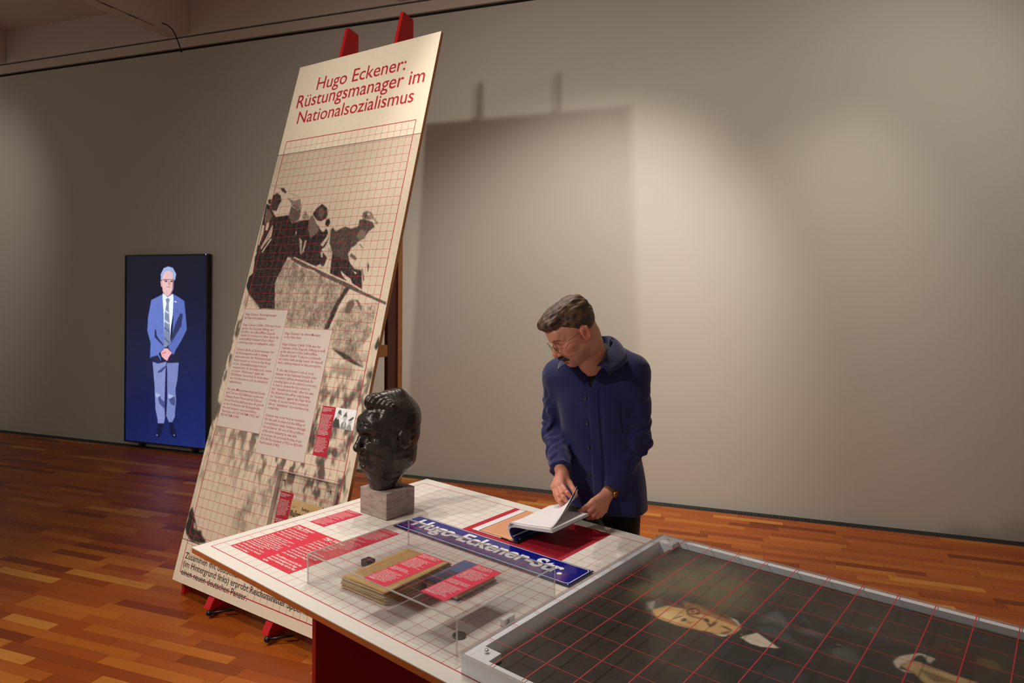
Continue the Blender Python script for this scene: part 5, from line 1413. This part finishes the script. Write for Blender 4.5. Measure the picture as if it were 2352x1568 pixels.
nt.b.inputs['Subsurface Weight'].default_value = .12; nt.b.inputs['Subsurface Radius'].default_value = (.012, .004, .002)
parts = []
v, q = skin(body_head, HC - V3(.19, .19, .22), HC + V3(.22, .34, .17), .0024); v = relax_v(v, q); parts.append((v, q, head_col(v)))
for Hh, wr in ((RHN, RWR), (LHN, LWR)):
    f = lambda p, Hh=Hh, wr=wr: hand_sdf(p, Hh, wr + (wr - V3(*Hh['wrist'][1])) * .5)
    P_ = np.array([q_ for k in Hh.values() for q_ in k] + [tuple(wr)]); 
    v, q = skin(f, P_.min(0) - .05, P_.max(0) + .05, .0019); v = relax_v(v, q)
    tips = np.array([Hh[k][-1] for k in ('thumb', 'index', 'middle', 'ring', 'pinky')] + [Hh[k][1] for k in ('index', 'middle', 'ring', 'pinky')])
    w = np.exp(-(((v[:, None] - tips[None]) ** 2).sum(-1).min(1) / .013 ** 2))[:, None] * .55
    parts.append((v, q, lin((208, 140, 116)) * (1 - w) + lin((206, 108, 92)) * w))
def core(p):                                            # what the clothes cover
    d, lx, ly = torso(p, -.04); d = smax(d, .80 - p[:, 2], .01)
    for sh, el, wr in ((RSH, RELB, RWR), (LSH, LELB, LWR)): d = smin(d, smin(s_cap(p, sh, el, .045, .036), s_cap(p, el, wr, .036, .027), .01), .02)
    for s in (-1, 1):
        top = HIP + RX * .078 * s + V3(0, 0, -.06); knee = HIP + RX * .092 * s + FX * .012 + V3(0, 0, -.40); ank = HIP + RX * .105 * s - FX * .03 + V3(0, 0, -.80)
        d = smin(d, smin(s_cap(p, top, knee, .070, .048), s_cap(p, knee, ank, .048, .036), .02), .03)
    return d
v, q = skin(core, (-.36, -.24, .03), (.14, .22, 1.5), .012); parts.append((v, q, np.tile(lin((206, 142, 116)), (len(v), 1))))
o0 = 0; VV, QQ, CC = [], [], []
for v, q, c in parts: VV.append(v); QQ.append(q + o0); CC.append(c); o0 += len(v)
link('body', quads_me('body', np.concatenate(VV), np.concatenate(QQ), np.concatenate(CC), True), M_SKIN, person)

# hair, moustache
m = mat('brown_hair', (70, 50, 36), .5, spec=.4); nt = NT(m)
st = nt.noise(nt.mapping(nt.coord(), (10, 5, 5)), 9, 6, .7, 1.2); nt.color(nt.attr())
nt.bump(st, .6, .004); M_HAIR = m
def hair(p):
    q = to_head(p)
    n = pnoise(q * np.array([1.0, .34, .5]), 44, 5) + .6 * pnoise(q * np.array([1.0, .25, .5]), 90, 6)
    d = s_ell(q, (0, -.013, .037), (.0795, .1010, .0875))
    d = smin(d, s_ell(q, (0, .020, .092), (.056, .070, .036)), .03)
    d = smin(d, s_ell(q, (0, .078, .088), (.050, .036, .024)), .024)
    d = smin(d, s_ell(q, (0, -.055, .075), (.052, .050, .050)), .03)
    d = d + .0022 * n * sstep(.0, .05, q[:, 2])
    ax = np.abs(q[:, 0])
    line = .060 + np.clip(.055 - q[:, 1], 0, 1) * -.75                # hairline drops behind the temple
    line = np.where(q[:, 1] < .012, .028 - (.012 - q[:, 1]) * 1.5, line); line = np.maximum(line, -.020 - np.clip(-.04 - q[:, 1], 0, .06) * .9)
    d = smax(d, (line - q[:, 2]) * .8, .010)
    earcut = s_ell(np.abs(q) * np.array([1, 0, 0]) + q * np.array([0, 1, 1]), (.083, -.012, -.008), (.02, .025, .036))
    d = smax(d, -earcut, .006)
    return d * HS
def hair_col(v):
    q = to_head(v); k = np.clip(.5 + .5 * pnoise(q * np.array([1, .30, .6]), 60, 8) + .3 * pnoise(q * np.array([1, .2, .6]), 120, 9), 0, 1)[:, None]
    c = lin((46, 33, 25)) * (1 - k) + lin((112, 84, 58)) * k
    s = sstep(.055, .030, q[:, 2])[:, None]
    return c * (1 - s * .6) + lin((58, 42, 33)) * s * .6
skin_obj('hair', hair, HC - V3(.17, .17, .14), HC + V3(.17, .17, .18), .0026, M_HAIR, person, hair_col)
M_MOUST = mat('moustache', (46, 31, 24), .7)
def moust(p):
    q = to_head(p); ax = q.copy(); ax[:, 0] = np.abs(ax[:, 0])
    d = smin(s_cap(ax, (.002, .1015, -.0570), (.016, .0960, -.0625), .0082, .0075), s_cap(ax, (.016, .0960, -.0625), (.031, .0840, -.0720), .0075, .0038), .006)
    return (d + .0012 * pnoise(q * np.array([1, 1, .4]), 160, 12)) * HS
skin_obj('moustache', moust, HC + HM @ V3(0, .09, -.065) - .06, HC + HM @ V3(0, .09, -.065) + .06, .0016, M_MOUST, person)
# glasses
def hp(x, y, z): return tuple(HC + HM @ V3(x, y, z) * HS)
gl = link('glasses', bpy.data.meshes.new('glasses'), None, person)
M_WIRE = mat('glasses_wire', (150, 120, 82), .3, metal=.9)
for s in (-1, 1):
    ring = [hp(s * (.0335 + .0235 * math.cos(a)), .1075 - .35 * abs(.0235 * math.cos(a) + .0335) ** 2 * 9, -.006 + .0195 * math.sin(a)) for a in np.linspace(0, 2 * math.pi, 28, endpoint=False)]
    tube('rim', ring, .0011, M_WIRE, gl, seg=6, closed=True)
    bm = bmesh.new(); bm.faces.new([bm.verts.new(p_) for p_ in ring]); link('lens', from_bm(bm, 'lens'), M_CLEAR, gl)
    tube('temple', [hp(s * .057, .096, .002), hp(s * .072, .05, .006), hp(s * .079, .0, .006), hp(s * .080, -.028, -.012)], .0011, M_WIRE, gl, seg=6)
tube('bridge', [hp(-.0102, .106, -.001), hp(0, .1105, .003), hp(.0102, .106, -.001)], .0011, M_WIRE, gl, seg=6)
# collar
def lofted(name, inner, outer, m, th, n=44, k=6):
    A, B = spline(inner, n), spline(outer, n)
    rows = [A * (1 - t) + B * t + np.array([0, 0, .012]) * math.sin(math.pi * t) for t in np.linspace(0, 1, k)]
    co = np.array(rows); C_ = V3(-.1, -.03, 1.45)
    N = co - C_; N[..., 2] *= .4; N /= np.linalg.norm(N, axis=-1, keepdims=True)
    top = (co + N * th / 2).reshape(-1, 3); bot = (co - N * th / 2).reshape(-1, 3); nn = n * k
    i = np.arange(nn).reshape(k, n); q = np.stack([i[:-1, :-1], i[:-1, 1:], i[1:, 1:], i[1:, :-1]], -1).reshape(-1, 4)
    ring = np.concatenate([i[0, :], i[1:, -1], i[-1, -2::-1], i[-2:0:-1, 0]])
    s = np.stack([ring + nn, np.roll(ring, -1) + nn, np.roll(ring, -1), ring], -1)
    me = quads_me(name, np.concatenate([top, bot]), np.concatenate([q, q[:, ::-1] + nn, s]), None, True)
    return link(name, me, m, person)
lofted('collar', [(-.222, -.172, 1.432), (-.214, -.105, 1.468), (-.186, -.030, 1.492), (-.120, .030, 1.522), (-.055, .010, 1.536), (-.038, -.065, 1.528), (-.066, -.140, 1.487), (-.128, -.216, 1.432)],
       [(-.282, -.168, 1.408), (-.268, -.085, 1.430), (-.232, .000, 1.445), (-.120, .088, 1.470), (-.010, .040, 1.482), (.020, -.060, 1.468), (.000, -.150, 1.440), (-.082, -.246, 1.402)], M_JKT, .004)
# pieces sewn on: placket, pockets, buttons, laid on the cloth
def on_cloth(lx, z, off):
    lx, z = np.asarray(lx, float), np.asarray(z, float)
    cx, cy = axis_of(z); base = np.stack([cx + RX[0] * lx, cy + RX[1] * lx, z], -1)
    ly = np.full(lx.shape, .30)
    for _ in range(40):
        d = jacket_raw((base + FX * ly[..., None]).reshape(-1, 3))[0].reshape(lx.shape)
        ly = ly - np.clip(d, -.02, .05) * .7
    return base + FX * (ly + off)[..., None]
def patch(name, x0, x1, z0, z1, th, m=M_JKT, nx=8, nz=16, slant=0.0, parent=person):
    X, Z = np.meshgrid(np.linspace(x0, x1, nx), np.linspace(z0, z1, nz)); X = X + slant * (Z - z0)
    top = on_cloth(X, Z, th).reshape(-1, 3); bot = on_cloth(X, Z, -.004).reshape(-1, 3); n = nx * nz
    i = np.arange(n).reshape(nz, nx); q = np.stack([i[:-1, :-1], i[:-1, 1:], i[1:, 1:], i[1:, :-1]], -1).reshape(-1, 4)
    ring = np.concatenate([i[0, :], i[1:, -1], i[-1, -2::-1], i[-2:0:-1, 0]])
    s = np.stack([ring + n, np.roll(ring, -1) + n, np.roll(ring, -1), ring], -1)
    me = quads_me(name, np.concatenate([top, bot]), np.concatenate([q, q[:, ::-1] + n, s]), None, True)
    return link(name, me, m, parent)
patch('placket', .008, .052, .815, 1.325, .0030, nz=40)
patch('chest_pocket', .066, .136, 1.150, 1.272, .0028)
patch('pocket', .064, .160, .880, 1.045, .0030)
M_BTN = mat('button', (30, 30, 48), .3)
for z in (1.285, 1.180, 1.075, .965):
    c = on_cloth([-.006], [z], .0012)[0]
    Mb = Matrix(((RX[0], 0, FX[0], c[0]), (RX[1], 0, FX[1], c[1]), (0, 1, 0, c[2]), (0, 0, 0, 1)))
    lathe('button', [(.0085, -.002), (.0088, .001), (.0070, .0022), (.0058, .0012), (.001, .0012)], M_BTN, person, Mb, seg=16)
# watch
ax_ = (V3(*LHN['wrist'][1]) - LWR); ax_ /= np.linalg.norm(ax_); wc = LWR + ax_ * .022
up_ = np.cross(ax_, V3(0, 0, 1)); up_ /= np.linalg.norm(up_); vp_ = np.cross(up_, ax_)
wt = link('wristwatch', bpy.data.meshes.new('wristwatch'), None, person)
M_STRAP = mat('watch_strap', (112, 66, 30), .55); M_GOLD = mat('watch_gold', (190, 140, 70), .25, metal=1.0)
for dz in (-.006, 0, .006):
    tube('strap', [tuple(wc + ax_ * dz + (up_ * math.cos(a) + vp_ * math.sin(a)) * .0290) for a in np.linspace(0, 2 * math.pi, 24, endpoint=False)], .0036, M_STRAP, wt, seg=6, closed=True)
Nw = (up_ * .8 * -1 + vp_ * -.25); Nw = V3(.75, -.62, -.15); Nw -= ax_ * (Nw @ ax_); Nw /= np.linalg.norm(Nw); tw = np.cross(Nw, ax_)
Mw_ = Matrix(((tw[0], ax_[0], Nw[0], wc[0] + Nw[0] * .029), (tw[1], ax_[1], Nw[1], wc[1] + Nw[1] * .029), (tw[2], ax_[2], Nw[2], wc[2] + Nw[2] * .029), (0, 0, 0, 1)))
lathe('watch_case', [(.0155, 0), (.0165, .004), (.0150, .0085), (.0135, .0088), (.001, .0086)], M_GOLD, wt, Mw_, seg=24)
